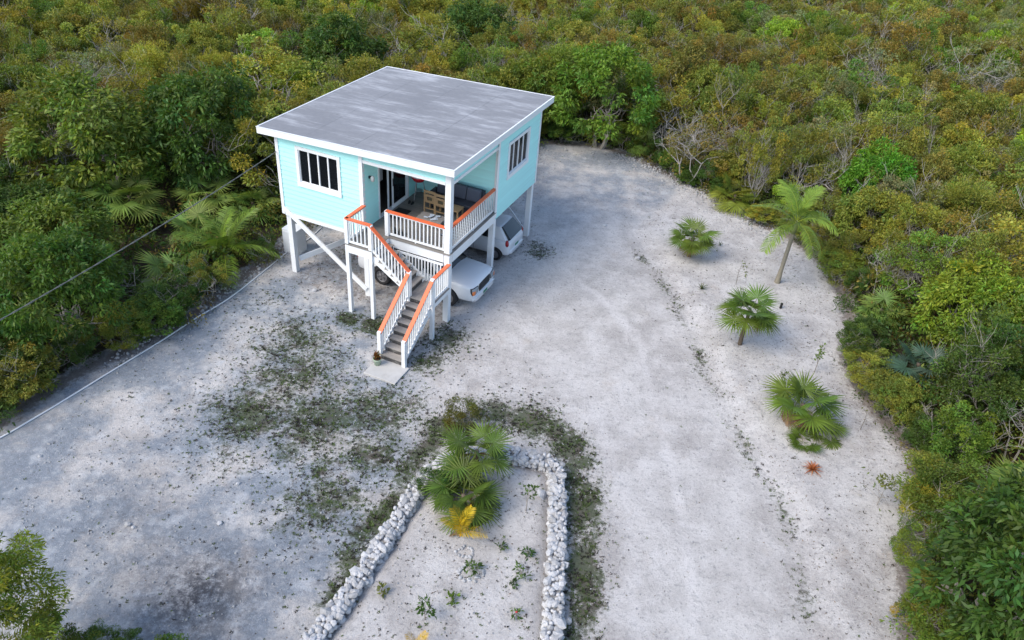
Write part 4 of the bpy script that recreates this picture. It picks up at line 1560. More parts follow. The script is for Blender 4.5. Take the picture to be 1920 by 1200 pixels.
def crown_arrays(seed, Rr=1.5, H=3.6, ncl=70, nl=8500, L=.115, W=.052, droop=.25, rcl=.30, base=.30, lump=.35, upright=0.0, inner=.52):
    rg = np.random.default_rng(seed)
    P, cc = crown_points(rg, Rr, H, ncl, base, inner, lump)
    ncl = len(P)
    rc = rcl * rg.uniform(.65, 1.35, ncl)
    idx = rg.integers(0, ncl, nl)
    g = unit(rg.normal(0, 1, (nl, 3))) * rg.uniform(.25, 1, (nl, 1)) ** .5
    g[:, 2] *= .75
    pos = P[idx] + g * rc[idx][:, None]
    out = unit(pos - P[idx] + .5 * unit(pos - cc) * rc[idx][:, None])
    d = unit(out * .8 + rg.normal(0, .5, (nl, 3)) + np.array([0, 0, -droop + upright]))
    V, F = leaf_quads(pos, d, L * rg.uniform(.7, 1.3, nl), W * rg.uniform(.7, 1.3, nl), rg)
    ct = rg.uniform(.72, 1.28, ncl)[idx]
    lt = rg.uniform(.70, 1.30, nl)
    hue = rg.normal(0, .12, ncl)[idx] + rg.normal(0, .10, nl)
    tint = np.stack([ct * lt * (1 + hue), ct * lt, ct * lt * (1 - .5 * hue)], 1)
    tint = np.clip(tint, .2, 2.2)
    return V, F, np.repeat(tint, 4, 0), P


def trunk_mesh(seed, P, H, mat, stems=3, r0=.07, depth=3, spread=.9, base=.3, Rr=1.5, length=.42):
    """crooked stems that fork and fork again out to the crown"""
    r = random.Random(seed)
    mb = MB()

    def grow(p, d, L, rad, lev):
        pts, rr = [p], [rad]
        K = 3 if lev else 4
        for k in range(K):
            j = .42 if lev else .22
            d = (d + Vector((r.uniform(-j, j), r.uniform(-j, j), r.uniform(-j, j) + .06))).normalized()
            p = p + d * (L / K)
            q = math.hypot(p.x, p.y)
            if q > Rr * 1.05:
                d = (d + Vector((-p.x / q * .25, -p.y / q * .25, .45)) * .5).normalized()
            pts.append(p)
            rr.append(rad * (1 - .5 * (k + 1) / K))
        mb.tube(pts, rr, 6 if lev == 0 else 5 if lev == 1 else 4, lev == 0)
        if lev < depth:
            n = 3 if lev < depth - 1 else 4
            for k in range(n):
                e = pts[r.randrange(max(1, K - 2), K + 1)]
                a = r.uniform(0, 6.28)
                dd = (d * .8 + Vector((math.cos(a), math.sin(a), r.uniform(-.15, .5))) * spread).normalized()
                grow(e, dd, L * r.uniform(.55, .85), max(.005, rad * .52), lev + 1)
    for s in range(stems):
        a = 6.28 * s / stems + r.uniform(-.5, .5)
        grow(Vector((math.cos(a) * .05 * stems, math.sin(a) * .05 * stems, -.1)), Vector((math.cos(a) * .45, math.sin(a) * .45, 1)).normalized(), H * length * r.uniform(.85, 1.2), r0, 0)
    return mb.mesh('trunk', mat)


PROTO = {}


def proto(kind, i, mat_tr, tk, **kw):
    H = kw.get('H', 3.6)
    V, F, tint, P = crown_arrays(100 + hash_of(kind) + i, **kw)
    cm = np_mesh('crown', V, F, M['leaf'], {'tint': tint})
    tm = trunk_mesh(i + 5, P, H, mat_tr, base=kw.get('base', .3), **tk)
    PROTO.setdefault(kind, []).append((cm, tm, kw.get('Rr', 1.5), H))


def hash_of(s):
    return sum(ord(c) * (k + 1) for k, c in enumerate(s)) % 997


for i in range(3):
    proto('round', i, M['bark'], dict(stems=2, r0=.09, depth=2, length=.27), ncl=95, nl=10500, L=.15, W=.055, droop=.5, rcl=.29, base=.12, lump=.2, inner=.6)
for i in range(2):
    proto('droop', i, M['bark'], dict(stems=2, r0=.06, depth=2), ncl=120, nl=22000, L=.11, W=.028, droop=.5, rcl=.24, base=.2, lump=.35, inner=.55)
for i in range(5):
    proto('scrub', i, M['bark'], dict(stems=3, r0=.05, depth=3), ncl=46, nl=9000, L=.105, W=.052, droop=.1, rcl=.33, base=.2, lump=.45, inner=.62)
for i in range(3):
    proto('airy', i, M['bark_pale'], dict(stems=3, r0=.055, depth=3, length=.46), ncl=60, nl=5600, L=.10, W=.048, droop=.0, rcl=.26, base=.25, lump=.5)
for i in range(2):
    proto('fine', i, M['bark'], dict(stems=3, r0=.05, depth=3), ncl=60, nl=11000, L=.13, W=.022, droop=-.3, rcl=.34, base=.18, lump=.3)
for i in range(4):
    proto('bare', i, M['bark_pale'], dict(stems=3, r0=.048, depth=4, length=.40, spread=1.0), ncl=60, nl=1900, L=.10, W=.045, droop=.0, rcl=.22, base=.22, lump=.5)

COL = {'dark green': (.062, .115, .018), 'mid-green': (.125, .195, .024), 'bright green': (.200, .305, .026), 'olive green': (.190, .210, .032),
       'yellow-olive': (.270, .270, .036), 'rusty olive': (.205, .172, .034), 'grey-green': (.21, .225, .095)}
TREES = []        # (x, y, R, H) of every tree that is placed, for spacing


def tree(x, y, kind, var, Rr, H, col, name, label, cat='tree', group=None, rz=None):
    cm, tm, R0, H0 = PROTO[kind][var % len(PROTO[kind])]
    t = empty(name, (x, y, gzf(x, y)), random.uniform(0, 6.28) if rz is None else rz)
    t.scale = (Rr / R0, Rr / R0, H / H0)
    tag(t, label, cat, group)
    j = random.uniform(.85, 1.15)
    a = link('trunk', tm, t)
    b = link('crown', cm, t)
    b.color = tuple(c * j * random.uniform(.93, 1.07) for c in col) + (1,)
    TREES.append((x, y, Rr, H))
    return t


def tree_px(bx, by, top, Rr, *a, **k):
    x, y = gp(bx, by)
    return tree(x, y, *a[:2], Rr, height_for(x, y, top), *a[2:], **k)


# trees one can single out
tree_px(395, 362, 118, 2.2, 'round', 0, COL['dark green'], 'broadleaf_tree', 'dense dark green round tree just left of the grey roof')
tree_px(190, 385, 148, 2.6, 'round', 1, COL['mid-green'], 'broadleaf_tree', 'broad mid-green tree with grey limbs showing, left of the dark round tree')
tree_px(138, 650, 432, 1.75, 'round', 2, (.070, .145, .018), 'broadleaf_tree', 'glossy rounded mango-like tree at the left forest edge under the cable')
tree_px(650, 190, 22, 2.3, 'round', 1, COL['dark green'], 'broadleaf_tree', 'dark green tree rising behind the far corner of the roof')
tree_px(1120, 278, 82, 2.5, 'round', 2, (.115, .20, .018), 'broadleaf_tree', 'large fresh green tree behind the right end of the house')
tree_px(1000, 250, 95, 1.7, 'round', 0, (.14, .20, .022), 'broadleaf_tree', 'yellow-green tree between the roof corner and the large fresh green tree')
tree_px(1612, 425, 272, 1.35, 'round', 0, (.11, .27, .02), 'broadleaf_tree', 'small vivid green tree standing behind the tall palm')
tree_px(520, 240, 95, 2.6, 'airy', 0, COL['yellow-olive'], 'scrub_tree', 'wide pale yellow-olive tree behind the left edge of the roof')
tree_px(800, 180, 40, 2.4, 'airy', 1, (.20, .21, .03), 'scrub_tree', 'pale olive tree with grey twigs behind the middle of the roof')
tree_px(890, 130, 0, 2.2, 'round', 2, COL['dark green'], 'broadleaf_tree', 'dark green tree at the top edge above the roof')
tree_px(340, 90, -20, 2.0, 'fine', 0, (.30, .25, .022), 'scrub_tree', 'golden feathery tree at the top edge, upper left')
tree_px(385, 125, 45, 1.9, 'fine', 1, (.14, .20, .025), 'scrub_tree', 'green feathery tree below the golden one, upper left')
tree_px(1285, 345, 215, 1.6, 'bare', 0, COL['rusty olive'], 'bare_tree', 'leafless pinkish-grey tree beyond the gravel clearing')
tree_px(1610, 215, 100, 2.1, 'bare', 1, COL['grey-green'], 'bare_tree', 'bare tree with twisted white branches, upper right')
tree_px(1790, 220, 60, 2.4, 'bare', 2, COL['grey-green'], 'bare_tree', 'tall bare grey tree with spreading twigs near the upper right corner')
tree_px(1405, 395, 240, 1.0, 'airy', 2, COL['olive green'], 'scrub_tree', 'slender pale-stemmed tree at the edge left of the tall palm')
tree_px(1480, 400, 240, 1.3, 'airy', 0, COL['olive green'], 'scrub_tree', 'airy olive tree with white stems directly behind the tall palm')
tree_px(1850, 1240, 955, 2.05, 'round', 0, (.058, .125, .016), 'broadleaf_tree', 'glossy dark leafy tree filling the lower right corner', rz=2.6)
tree_px(1745, 1000, 890, 1.15, 'scrub', 1, (.12, .17, .02), 'shrub', 'olive shrub directly above the glossy lower right tree', 'shrub')
tree(-9.75, 8.2, 'droop', 1, 1.6, 4.1, (.16, .21, .020), 'broadleaf_tree', 'yellow-green drooping-leaf tree in the lower left corner')
tree(-7.9, 9.0, 'droop', 0, .55, 1.3, (.09, .15, .018), 'shrub', 'small green shrub at the bottom edge, first right of the corner tree', 'shrub')
tree(-6.75, 8.75, 'round', 0, .62, 1.3, (.075, .15, .016), 'shrub', 'small green shrub at the bottom edge, second right of the corner tree', 'shrub')
tree(-8.75, 8.8, 'scrub', 2, .6, 1.5, (.10, .145, .02), 'shrub', 'olive shrub at the bottom edge, against the lower left corner tree', 'shrub')
x_, y_ = gp(868, 812)
tree(x_, y_, 'scrub', 0, .62, 1.15, (.10, .11, .018), 'shrub', 'yellow-tipped shrub outside the top of the rock wall', 'shrub')
x_, y_ = gp(812, 935)
tree(x_, y_, 'scrub', 3, .42, .85, (.05, .10, .014), 'shrub', 'small leafy green shrub left of the bed palms', 'shrub')

# ------------------------------------------------------------------ the thicket
SP = 1.75
gxs, gys = np.meshgrid(np.arange(-84, 112, SP), np.arange(5, 116, SP * .87))
gxs = gxs + (np.arange(gxs.shape[0]) % 2)[:, None] * SP / 2
fx = (gxs + rng.uniform(-.55, .55, gxs.shape)).ravel()
fy = (gys + rng.uniform(-.55, .55, gys.shape)).ravel()
cl = sdist(fx, fy, CLEAR)
u_, v_ = proj(fx, fy, 2.0)
ok = (cl < -.65) & (u_ > -480) & (u_ < 2400) & (v_ > -150) & (v_ < 1420)
tx = np.array(TREES)
PALMS = [gp(*q) for q in ((255, 425), (395, 410), (478, 410), (95, 668), (130, 410), (325, 545), (20, 500), (375, 470), (428, 500), (1372, 392), (1885, 985), (1700, 730), (1640, 610), (1205, 290))]
pa = np.array(PALMS)
dirx, diry = -pa[:, 0] / np.hypot(pa[:, 0], pa[:, 1]), -pa[:, 1] / np.hypot(pa[:, 0], pa[:, 1])
for o_ in (0, 1.4, 2.6):
    ok &= np.min(np.hypot(fx[:, None] - (pa[:, 0] + dirx * o_)[None], fy[:, None] - (pa[:, 1] + diry * o_)[None]), axis=1) > (1.5 if o_ < 2 else 1.1)
dn = np.min(np.hypot(fx[:, None] - tx[None, :, 0], fy[:, None] - tx[None, :, 1]) - tx[None, :, 2] * .75, axis=1)
ok &= dn > .35
fx, fy, cl = fx[ok], fy[ok], cl[ok]
dist = np.sqrt(fx ** 2 + fy ** 2 + CAM_H ** 2)
u_, v_ = proj(fx, fy, 2.0)
order = np.argsort(dist + 1000 * ((u_ < -40) | (u_ > 1960) | (v_ > 1250)))
fx, fy, cl, dist = fx[order], fy[order], cl[order], dist[order]


def zone(x, y):
    u, v = proj(x, y, 1.5)
    if u < 560:
        if v > 400:
            return 'at the left forest edge'
        return 'left of the house' if v > 170 else 'in the upper left thicket'
    if u < 1010:
        return 'behind the house roof'
    if u < 1480 and v > 150:
        return 'beyond the gravel clearing'
    if v > 620:
        return 'right of the sand bank'
    if v > 250:
        return 'behind the tall palm'
    return 'in the upper right thicket'


def pick(x, y):
    u, v = proj(x, y, 1.5)
    nz = mnoise.noise(Vector((x * .16, y * .16, 3.7)))
    n2 = mnoise.noise(Vector((x * .33, y * .33, 9.1)))
    r = random.random()
    if u < 560 and v > 330:
        w = [('dark green', .55), ('mid-green', .25), ('olive green', .2)]
    elif u < 1000:
        w = [('yellow-olive', .30 + .3 * nz), ('olive green', .30), ('mid-green', .16 - .2 * nz), ('rusty olive', .12 + .2 * n2), ('grey-green', .10), ('bright green', .04)]
    elif v > 620:
        w = [('dark green', .35), ('mid-green', .32), ('olive green', .28), ('yellow-olive', .05)]
    else:
        w = [('rusty olive', .22 + .42 * nz), ('yellow-olive', .17 + .2 * n2), ('olive green', .30), ('mid-green', .15 - .25 * nz), ('bright green', .09), ('grey-green', .09)]
    tot = sum(max(.01, b) for _, b in w)
    for a, b in w:
        r -= max(.01, b) / tot
        if r <= 0:
            return a
    return w[0][0]


FULL = 205
NAMES = {'scrub': ('scrub_tree', 'scrub tree'), 'airy': ('scrub_tree', 'thin-leaved scrub tree'), 'round': ('broadleaf_tree', 'dense bushy tree'),
         'fine': ('scrub_tree', 'feathery scrub tree'), 'bare': ('bare_tree', 'nearly leafless tree')}
far = []
for i in range(len(fx)):
    x, y = float(fx[i]), float(fy[i])
    c = pick(x, y)
    r = random.random()
    kind = 'scrub' if r < .52 else 'airy' if r < .72 else 'round' if r < .84 else 'fine' if r < .90 else 'bare'
    if c in ('dark green', 'bright green') and kind in ('airy', 'bare'):
        kind = 'round'
    if c == 'grey-green':
        kind = 'bare' if r < .5 else 'airy'
    dpt = -cl[i]
    Rr = random.uniform(1.05, 1.7) if dpt > 1.6 else random.uniform(.75, 1.05)
    H = random.uniform(2.5, 4.1) if dpt > 1.6 else random.uniform(1.6, 2.6)
    if random.random() < .10:
        Rr, H = Rr * 1.3, H * 1.25
    if zone(x, y) == 'at the left forest edge' and dpt < 4.5:
        H = min(H, random.uniform(1.5, 2.3))
        kind = 'scrub' if kind == 'bare' else kind
    if i < FULL:
        nm, word = NAMES[kind]
        z = zone(x, y)
        tree(x, y, kind, random.randrange(5), Rr, H, COL[c], nm, f'{c} {word} {z}', group=f'{c} {word}s {z}')
    else:
        far.append((x, y, Rr, H, c, kind))

# low shrubs along the rim of the clearing
per = 0.0
cp = [Vector((*p, 0)) for p in CLEAR]
for a, b in zip(cp[:-4], cp[1:-3]):
    L = (b - a).length
    d = (b - a) / L
    nrm = Vector((-d.y, d.x, 0))
    if sdist(np.array([a.x + d.x * L / 2 + nrm.x * .2]), np.array([a.y + d.y * L / 2 + nrm.y * .2]), CLEAR)[0] > 0:
        nrm = -nrm
    t = -per
    while t < L:
        if t >= 0:
            q = a + d * t + nrm * random.uniform(.05, .55)
            u, v = proj(q.x, q.y, .5)
            if -40 < u < 1960 and 0 < v < 1230 and not (500 < u < 1000 and v < 500) and min(math.hypot(q.x - p[0], q.y - p[1]) for p in PALMS) > 1.1:
                c = random.choice(['dark green', 'mid-green', 'olive green', 'dark green', 'olive green', 'yellow-olive'])
                z = zone(q.x, q.y)
                tree(q.x, q.y, random.choice(['scrub', 'scrub', 'round', 'airy']), random.randrange(5), random.uniform(.5, .9), random.uniform(.8, 1.7), COL[c], 'shrub',
                     f'low {c} shrub at the clearing rim {z}', 'shrub', f'low {c} rim shrubs {z}')
        t += random.uniform(.85, 1.35)
    per = L - t + 0.0 if False else 0.0

# the rest of the scrub: too many to be told apart, one mass of instanced crowns and stems
M['leaf_far'] = leaf_mat('foliage_far', False)
nt_ = M['leaf_far'].node_tree
for nd in list(nt_.nodes):
    if nd.type == 'OBJECT_INFO':
        at2 = nt_.nodes.new('ShaderNodeAttribute')
        at2.attribute_type = 'INSTANCER'
        at2.attribute_name = 'plant_colour'
        for lk in list(nd.outputs['Color'].links):
            nt_.links.new(at2.outputs['Color'], lk.to_socket)
        nt_.nodes.remove(nd)
KEYS = ['scrub', 'round', 'airy', 'fine', 'bare']
flat = [(k, i) for k in KEYS for i in range(len(PROTO[k]))]
pm = bpy.data.meshes.new('distant_scrub')
pm.from_pydata([(f[0], f[1], 0) for f in far], [], [])
vi, rz_, sc_, pc_ = [], [], [], []
for x, y, Rr, H, c, kind in far:
    opts = [j for j, q in enumerate(flat) if q[0] == kind]
    vi.append(random.choice(opts))
    rz_.append(random.uniform(0, 6.28))
    sc_ += [Rr / 1.5, Rr / 1.5, H / 3.6]
    k = random.uniform(.78, 1.25)
    pc_ += [COL[c][0] * k * random.uniform(.93, 1.07), COL[c][1] * k, COL[c][2] * k, 1]
pm.attributes.new('variant', 'INT', 'POINT').data.foreach_set('value', vi)
pm.attributes.new('turn', 'FLOAT', 'POINT').data.foreach_set('value', rz_)
pm.attributes.new('size', 'FLOAT_VECTOR', 'POINT').data.foreach_set('vector', sc_)
pm.attributes.new('plant_colour', 'FLOAT_COLOR', 'POINT').data.foreach_set('color', pc_)
scrub = link('distant_scrub', pm)
tag(scrub, 'far mass of olive and rust coloured scrub reaching to the top edge', 'scrub', kind='stuff')
ng = bpy.data.node_groups.new('scatter_scrub', 'GeometryNodeTree')
ng.interface.new_socket('Geometry', in_out='INPUT', socket_type='NodeSocketGeometry')
ng.interface.new_socket('Geometry', in_out='OUTPUT', socket_type='NodeSocketGeometry')
gi, go = ng.nodes.new('NodeGroupInput'), ng.nodes.new('NodeGroupOutput')
jn = ng.nodes.new('GeometryNodeJoinGeometry')


def attr(nm, ty):
    nd = ng.nodes.new('GeometryNodeInputNamedAttribute')
    nd.data_type = ty
    nd.inputs[0].default_value = nm
    return [o for o in nd.outputs if o.enabled][0]


va, tu, si = attr('variant', 'INT'), attr('turn', 'FLOAT'), attr('size', 'FLOAT_VECTOR')
cx2 = ng.nodes.new('ShaderNodeCombineXYZ')
ng.links.new(tu, cx2.inputs[2])
for j, (k, i) in enumerate(flat):
    if j not in vi:
        continue
    eq = ng.nodes.new('FunctionNodeCompare')
    eq.data_type = 'INT'
    eq.operation = 'EQUAL'
    ins_ = [q for q in eq.inputs if q.enabled]
    ng.links.new(va, ins_[0])
    ins_[1].default_value = j
    cm, tm = PROTO[k][i][:2]
    cf = cm.copy()
    cf.materials[0] = M['leaf_far']
    for me_ in (cf, tm):
        po = bpy.data.objects.new('scrub_pattern', me_)
        oi_ = ng.nodes.new('GeometryNodeObjectInfo')
        oi_.inputs['Object'].default_value = po
        ip = ng.nodes.new('GeometryNodeInstanceOnPoints')
        ng.links.new(gi.outputs[0], ip.inputs['Points'])
        ng.links.new(eq.outputs[0], ip.inputs['Selection'])
        ng.links.new(oi_.outputs['Geometry'], ip.inputs['Instance'])
        ng.links.new(cx2.outputs[0], ip.inputs['Rotation'])
        ng.links.new(si, ip.inputs['Scale'])
        ng.links.new(ip.outputs[0], jn.inputs[0])
ng.links.new(jn.outputs[0], go.inputs[0])
scrub.modifiers.new('scatter', 'NODES').node_group = ng

# undergrowth filling the ground between the stems
n = 9500
ux = rng.uniform(-38, 46, n)
uy = rng.uniform(7, 62, n)
cl = sdist(ux, uy, CLEAR)
u_, v_ = proj(ux, uy, .5)
keep = (cl < .18) & (u_ > -260) & (u_ < 2180) & (v_ > 0) & (v_ < 1340)
keep &= rng.uniform(0, 1, n) < np.where(cl > -2.5, 1.0, .42)
ux, uy, cl = ux[keep], uy[keep], cl[keep]
UP = [crown_arrays(700 + i, Rr=.6, H=.95, ncl=16, nl=150, L=.14, W=.062, rcl=.22, base=.05) for i in range(5)]
VV, FF, TT, off = [], [], [], 0
for i in range(len(ux)):
    V, F, tint, _ = UP[i % 5]
    s = rng.uniform(.45, 1.0) if cl[i] > -.8 else rng.uniform(.8, 1.5)
    a = rng.uniform(0, 6.28)
    ca, sa = math.cos(a), math.sin(a)
    m = np.array([[ca, -sa, 0], [sa, ca, 0], [0, 0, 1]]) * s
    VV.append(V @ m.T + np.array([ux[i], uy[i], 0]))
    FF.append(F + off)
    off += len(V)
    c = np.array(COL[['dark green', 'mid-green', 'olive green', 'dark green', 'rusty olive'][int(rng.integers(0, 5))]]) * rng.uniform(.6, 1.0)
    TT.append(tint * c)
o = link('undergrowth', np_mesh('undergrowth', np.concatenate(VV), np.concatenate(FF), M['leaf_mass'], {'tint': np.concatenate(TT)}))
tag(o, 'low dark undergrowth filling the forest edge between the trunks', 'undergrowth', kind='stuff')


# ------------------------------------------------------------------ palms
def fan_mesh(seed, Rb=.80, n=28, span=300, pet=.62, tipdroop=.10):
    rg = np.random.default_rng(seed)
    V, F, T_ = [], [], []
    c = np.array([pet, 0, 0.0])
    da = R(span) / n
    for i in range(n):
        a = -R(span) / 2 + da * (i + .5) + rg.normal(0, .03)
        L = Rb * (.72 + .28 * math.cos(a / 2)) * rg.uniform(.9, 1.06)
        d = np.array([math.cos(a), math.sin(a), 0])
        s = np.array([-math.sin(a), math.cos(a), 0])
        cup = .16 * (1 - math.cos(a)) * .4
        m = L * .46
        wd = m * da * .5 * .94
        b = len(V)
        dz = rg.normal(0, .02)
        V += [c, c + d * m + s * wd + [0, 0, cup * m - .012], c + d * m - s * wd + [0, 0, cup * m - .012], c + d * m + [0, 0, cup * m + .022],
              c + d * L + [0, 0, cup * L - tipdroop * L * 1.2 + dz]]
        F += [[b, b + 3, b + 1], [b, b + 2, b + 3], [b + 1, b + 3, b + 4], [b + 3, b + 2, b + 4]]
        t = rg.uniform(.75, 1.25)
        T_ += [[t * 1.05, t, t]] * 4 + [[t * 1.35, t * 1.15, t]]
    # stalk
    b = len(V)
    for x, r in ((0, .016), (pet * .5, .012), (pet + .03, .008)):
        for k in range(4):
            V.append(np.array([x, r * math.cos(k * 1.571), r * math.sin(k * 1.571) - .01]))
            T_.append([1.5, 1.25, 1.2])
    for i in range(2):
        for k in range(4):
            q = [b + i * 4 + k, b + i * 4 + (k + 1) % 4, b + i * 4 + 4 + (k + 1) % 4, b + i * 4 + 4 + k]
            F += [[q[0], q[1], q[2]], [q[0], q[2], q[3]]]
    return np_mesh('frond', np.array(V), np.array(F), M['frond'], {'tint': np.array(T_)})


FANS = [fan_mesh(i, tipdroop=.06 + .05 * i) for i in range(4)]


def pinnate_mesh(seed, L=2.0, n=34, ll=.50, arch=.9, fold=.55):
    rg = np.random.default_rng(seed)
    V, F, T_ = [], [], []
    K = 14
    sp = []
    for k in range(K + 1):
        t = k / K
        sp.append(np.array([L * t * (1 - .18 * t * arch), 0, L * (.35 * t - arch * .55 * t * t)]))
    sp = np.array(sp)
    # rachis
    for k in range(K + 1):
        r = .022 * (1 - .85 * k / K)
        for j in range(4):
            V.append(sp[k] + [0, r * math.cos(j * 1.571), r * math.sin(j * 1.571)])
            T_.append([1.5, 1.2, .9])
    for k in range(K):
        for j in range(4):
            q = [k * 4 + j, k * 4 + (j + 1) % 4, k * 4 + 4 + (j + 1) % 4, k * 4 + 4 + j]
            F += [[q[0], q[1], q[2]], [q[0], q[2], q[3]]]
    for i in range(n):
        t = .14 + .86 * (i + .5) / n
        f = t * K
        k = min(int(f), K - 1)
        p = sp[k] + (sp[k + 1] - sp[k]) * (f - k)
        ax_ = unit(sp[k + 1] - sp[k])
        lw = ll * (.45 + .9 * math.sin(math.pi * min(1, t * .95 + .05)) ** .7) * .75
        for s in (-1, 1):
            d = unit(np.array([0, s, 0]) * .85 + ax_ * .62 + np.array([0, 0, fold * .35]) + rg.normal(0, .06, 3))
            w = unit(np.cross(d, [0, 0, 1])) * .017
            b = len(V)
            m = p + d * lw * .5
            e = p + d * lw - np.array([0, 0, fold * lw * .55])
            V += [p - w * .5, p + w * .5, m + w, m - w, e]
            F += [[b, b + 1, b + 2], [b, b + 2, b + 3], [b + 3, b + 2, b + 4]]
            tt = rg.uniform(.75, 1.25)
            T_ += [[tt, tt, tt]] * 4 + [[tt * 1.3, tt * 1.1, tt]]
    return np_mesh('frond', np.array(V), np.array(F), M['frond'], {'tint': np.array(T_)})


PINS = [pinnate_mesh(i, arch=a) for i, a in enumerate((.7, 1.0, 1.3))]
FAN_C, FAN_Y, FAN_DEAD = (.085, .145, .02), (.16, .205, .028), (.20, .13, .065)


def fan_palm(x, y, label, n=16, s=1.0, trunk=.5, col=FAN_C, lo=-15, hi=78, dead=2, group=None, lean=(0, 0), rt=.085):
    z0 = gzf(x, y)
    p = empty('fan_palm', (x, y, z0), random.uniform(0, 6))
    tag(p, label, 'palm', group)
    top = Vector((lean[0], lean[1], trunk))
    if trunk > .05:
        pts = [Vector((0, 0, -.1)), top * .5 + Vector((random.uniform(-.03, .03), 0, 0)), top + Vector((0, 0, .1))]
        MB().tube(curve_pts(pts, 5), [rt * (1.15 - .04 * k) for k in range(11)], 9).build('trunk', M['palm_fibre'], p, smooth=True)
    for k in range(n):
        el = R(hi + (lo - hi) * (k / (n - 1)) ** .8 + random.uniform(-8, 8))
        az = k * 2.399 + random.uniform(-.25, .25)
        m = T(top) @ Matrix.Rotation(az, 4, 'Z') @ Matrix.Rotation(-el, 4, 'Y') @ T((.04, 0, 0)) @ Matrix.Rotation(R(28) * (1 if el > .2 else .4), 4, 'Y') @ Matrix.Scale(s * random.uniform(.85, 1.1), 4)
        f = link('frond', random.choice(FANS), p, m)
        j = random.uniform(.8, 1.2)
        f.color = (col[0] * j * random.uniform(.85, 1.2), col[1] * j, col[2] * j, 1)
    for k in range(dead):
        m = T(top) @ Matrix.Rotation(random.uniform(0, 6.28), 4, 'Z') @ Matrix.Rotation(R(50), 4, 'Y') @ Matrix.Scale(s * .75, 4)
        f = link('dead_frond', random.choice(FANS), p, m)
        f.color = FAN_DEAD + (1,)
    return p


def fan_px(px, py, *a, **k):
    x, y = gp(px, py)
    return fan_palm(x, y, *a, **k)


fan_px(1290, 487, 'short fan palm with a few dead fronds, farthest of the palms on the sand', n=14, s=.82, trunk=.85, dead=4, lo=-8)
fan_px(1385, 652, 'fan palm on a slim leaning trunk in the middle of the sand bank', n=15, s=.88, trunk=1.45, dead=1, lo=-5, col=(.085, .15, .02), rt=.075)
fan_px(1492, 795, 'large stemless fan palm on the sand bank above the orange bromeliad', n=11, s=1.0, trunk=.6, dead=2, lo=14, hi=80, col=(.095, .165, .022))
fan_px(1503, 838, 'little round fan palm seedling at the foot of the large stemless palm', n=7, s=.5, trunk=.02, dead=0, hi=55, lo=10)
fan_px(1542, 820, 'small drooping fan palm offshoot right of the large stemless palm', n=6, s=.55, trunk=.05, dead=1, hi=40, lo=-5)
fan_px(890, 905, 'tall fan palm at the back of the rock-walled bed', n=11, s=.88, trunk=.95, dead=1)
fan_px(868, 962, 'broad bushy fan palm in the front of the rock-walled bed', n=14, s=.85, trunk=.40, dead=3, lo=-22, col=(.085, .14, .02))
fan_px(1372, 392, 'fan palm at the forest edge left of the tall palm', n=12, s=.95, trunk=.5, dead=2, col=FAN_Y)
for px, py, s, tr, lab in ((255, 425, 1.2, 1.3, 'pale fan palm in the left thicket below the dark round tree'), (395, 410, 1.0, 1.1, 'fan palm right behind the cable left of the house'),
                           (478, 410, .9, .7, 'fan palm close to the left wall of the house'), (95, 668, 1.15, .7, 'fan palm at the left edge beside the mango-like tree'),
                           (130, 410, 1.1, 1.2, 'fan palm in shade at the far left of the thicket'), (325, 545, 1.0, .5, 'fan palm left of the feather palm at the forest edge'),
                           (20, 500, 1.0, .9, 'fan palm half hidden at the left picture edge'), (375, 470, .9, .9, 'fan palm behind the feather palm under the cable'),
                           (1885, 985, 1.2, .9, 'fan palm behind the lower right tree at the picture edge'), (1700, 730, .9, .9, 'blue-green fan palm inside the right thicket'),
                           (1640, 610, .8, .5, 'drooping fan palm at the right forest edge beside the sand'), (1205, 290, .8, .6, 'fan palm in shade behind the gravel clearing')):
    fan_px(px, py, lab, n=12, s=s, trunk=tr, dead=2, col=(.15, .245, .05) if 'blue' not in lab else (.06, .11, .07))


def feather_palm(x, y, label, H, n, s, col, lean=(0, 0), rt=.10, lo=-15, hi=75, crownshaft=True, dead=0, name='feather_palm'):
    z0 = gzf(x, y)
    p = empty(name, (x, y, z0), 0)
    tag(p, label, 'palm')
    top = Vector((lean[0], lean[1], H))
    if H > .2:
        pts = curve_pts([(0, 0, -.1), (lean[0] * .3, lean[1] * .3, H * .45), top], 8)
        rad = [rt * (1.35 - .5 * min(1, k / 5)) * (1 if k % 2 else .94) for k in range(len(pts))]
        tr_ = MB().tube(pts, rad, 12).build('trunk', M['palm_trunk'], p, smooth=True)
        if crownshaft:
            d = Vector((lean[0] * .6, lean[1] * .6, H)).normalized()
            cs = MB().tube([top - d * .1, top + d * .25, top + d * .5], [rt * .9, rt * .8, rt * .4], 10).build('crownshaft', M['frond_stem'], p, smooth=True)
            top = top + d * .4
    for k in range(n):
        el = R(hi + (lo - hi) * (k / max(1, n - 1)) + random.uniform(-6, 6))
        az = k * 2.399 + random.uniform(-.2, .2)
        m = T(top) @ Matrix.Rotation(az, 4, 'Z') @ Matrix.Rotation(-el, 4, 'Y') @ Matrix.Rotation(random.uniform(-.4, .4), 4, 'X') @ Matrix.Scale(s * random.uniform(.88, 1.1), 4)
        f = link('frond', PINS[k % 3], p, m)
        j = random.uniform(.82, 1.2)
        f.color = (col[0] * j, col[1] * j, col[2] * j, 1)
    for k in range(dead):
        m = T(top) @ Matrix.Rotation(random.uniform(0, 6.28), 4, 'Z') @ Matrix.Rotation(R(25), 4, 'Y') @ Matrix.Scale(s * .7, 4)
        f = link('dead_frond', PINS[2], p, m)
        f.color = FAN_DEAD + (1,)
    return p


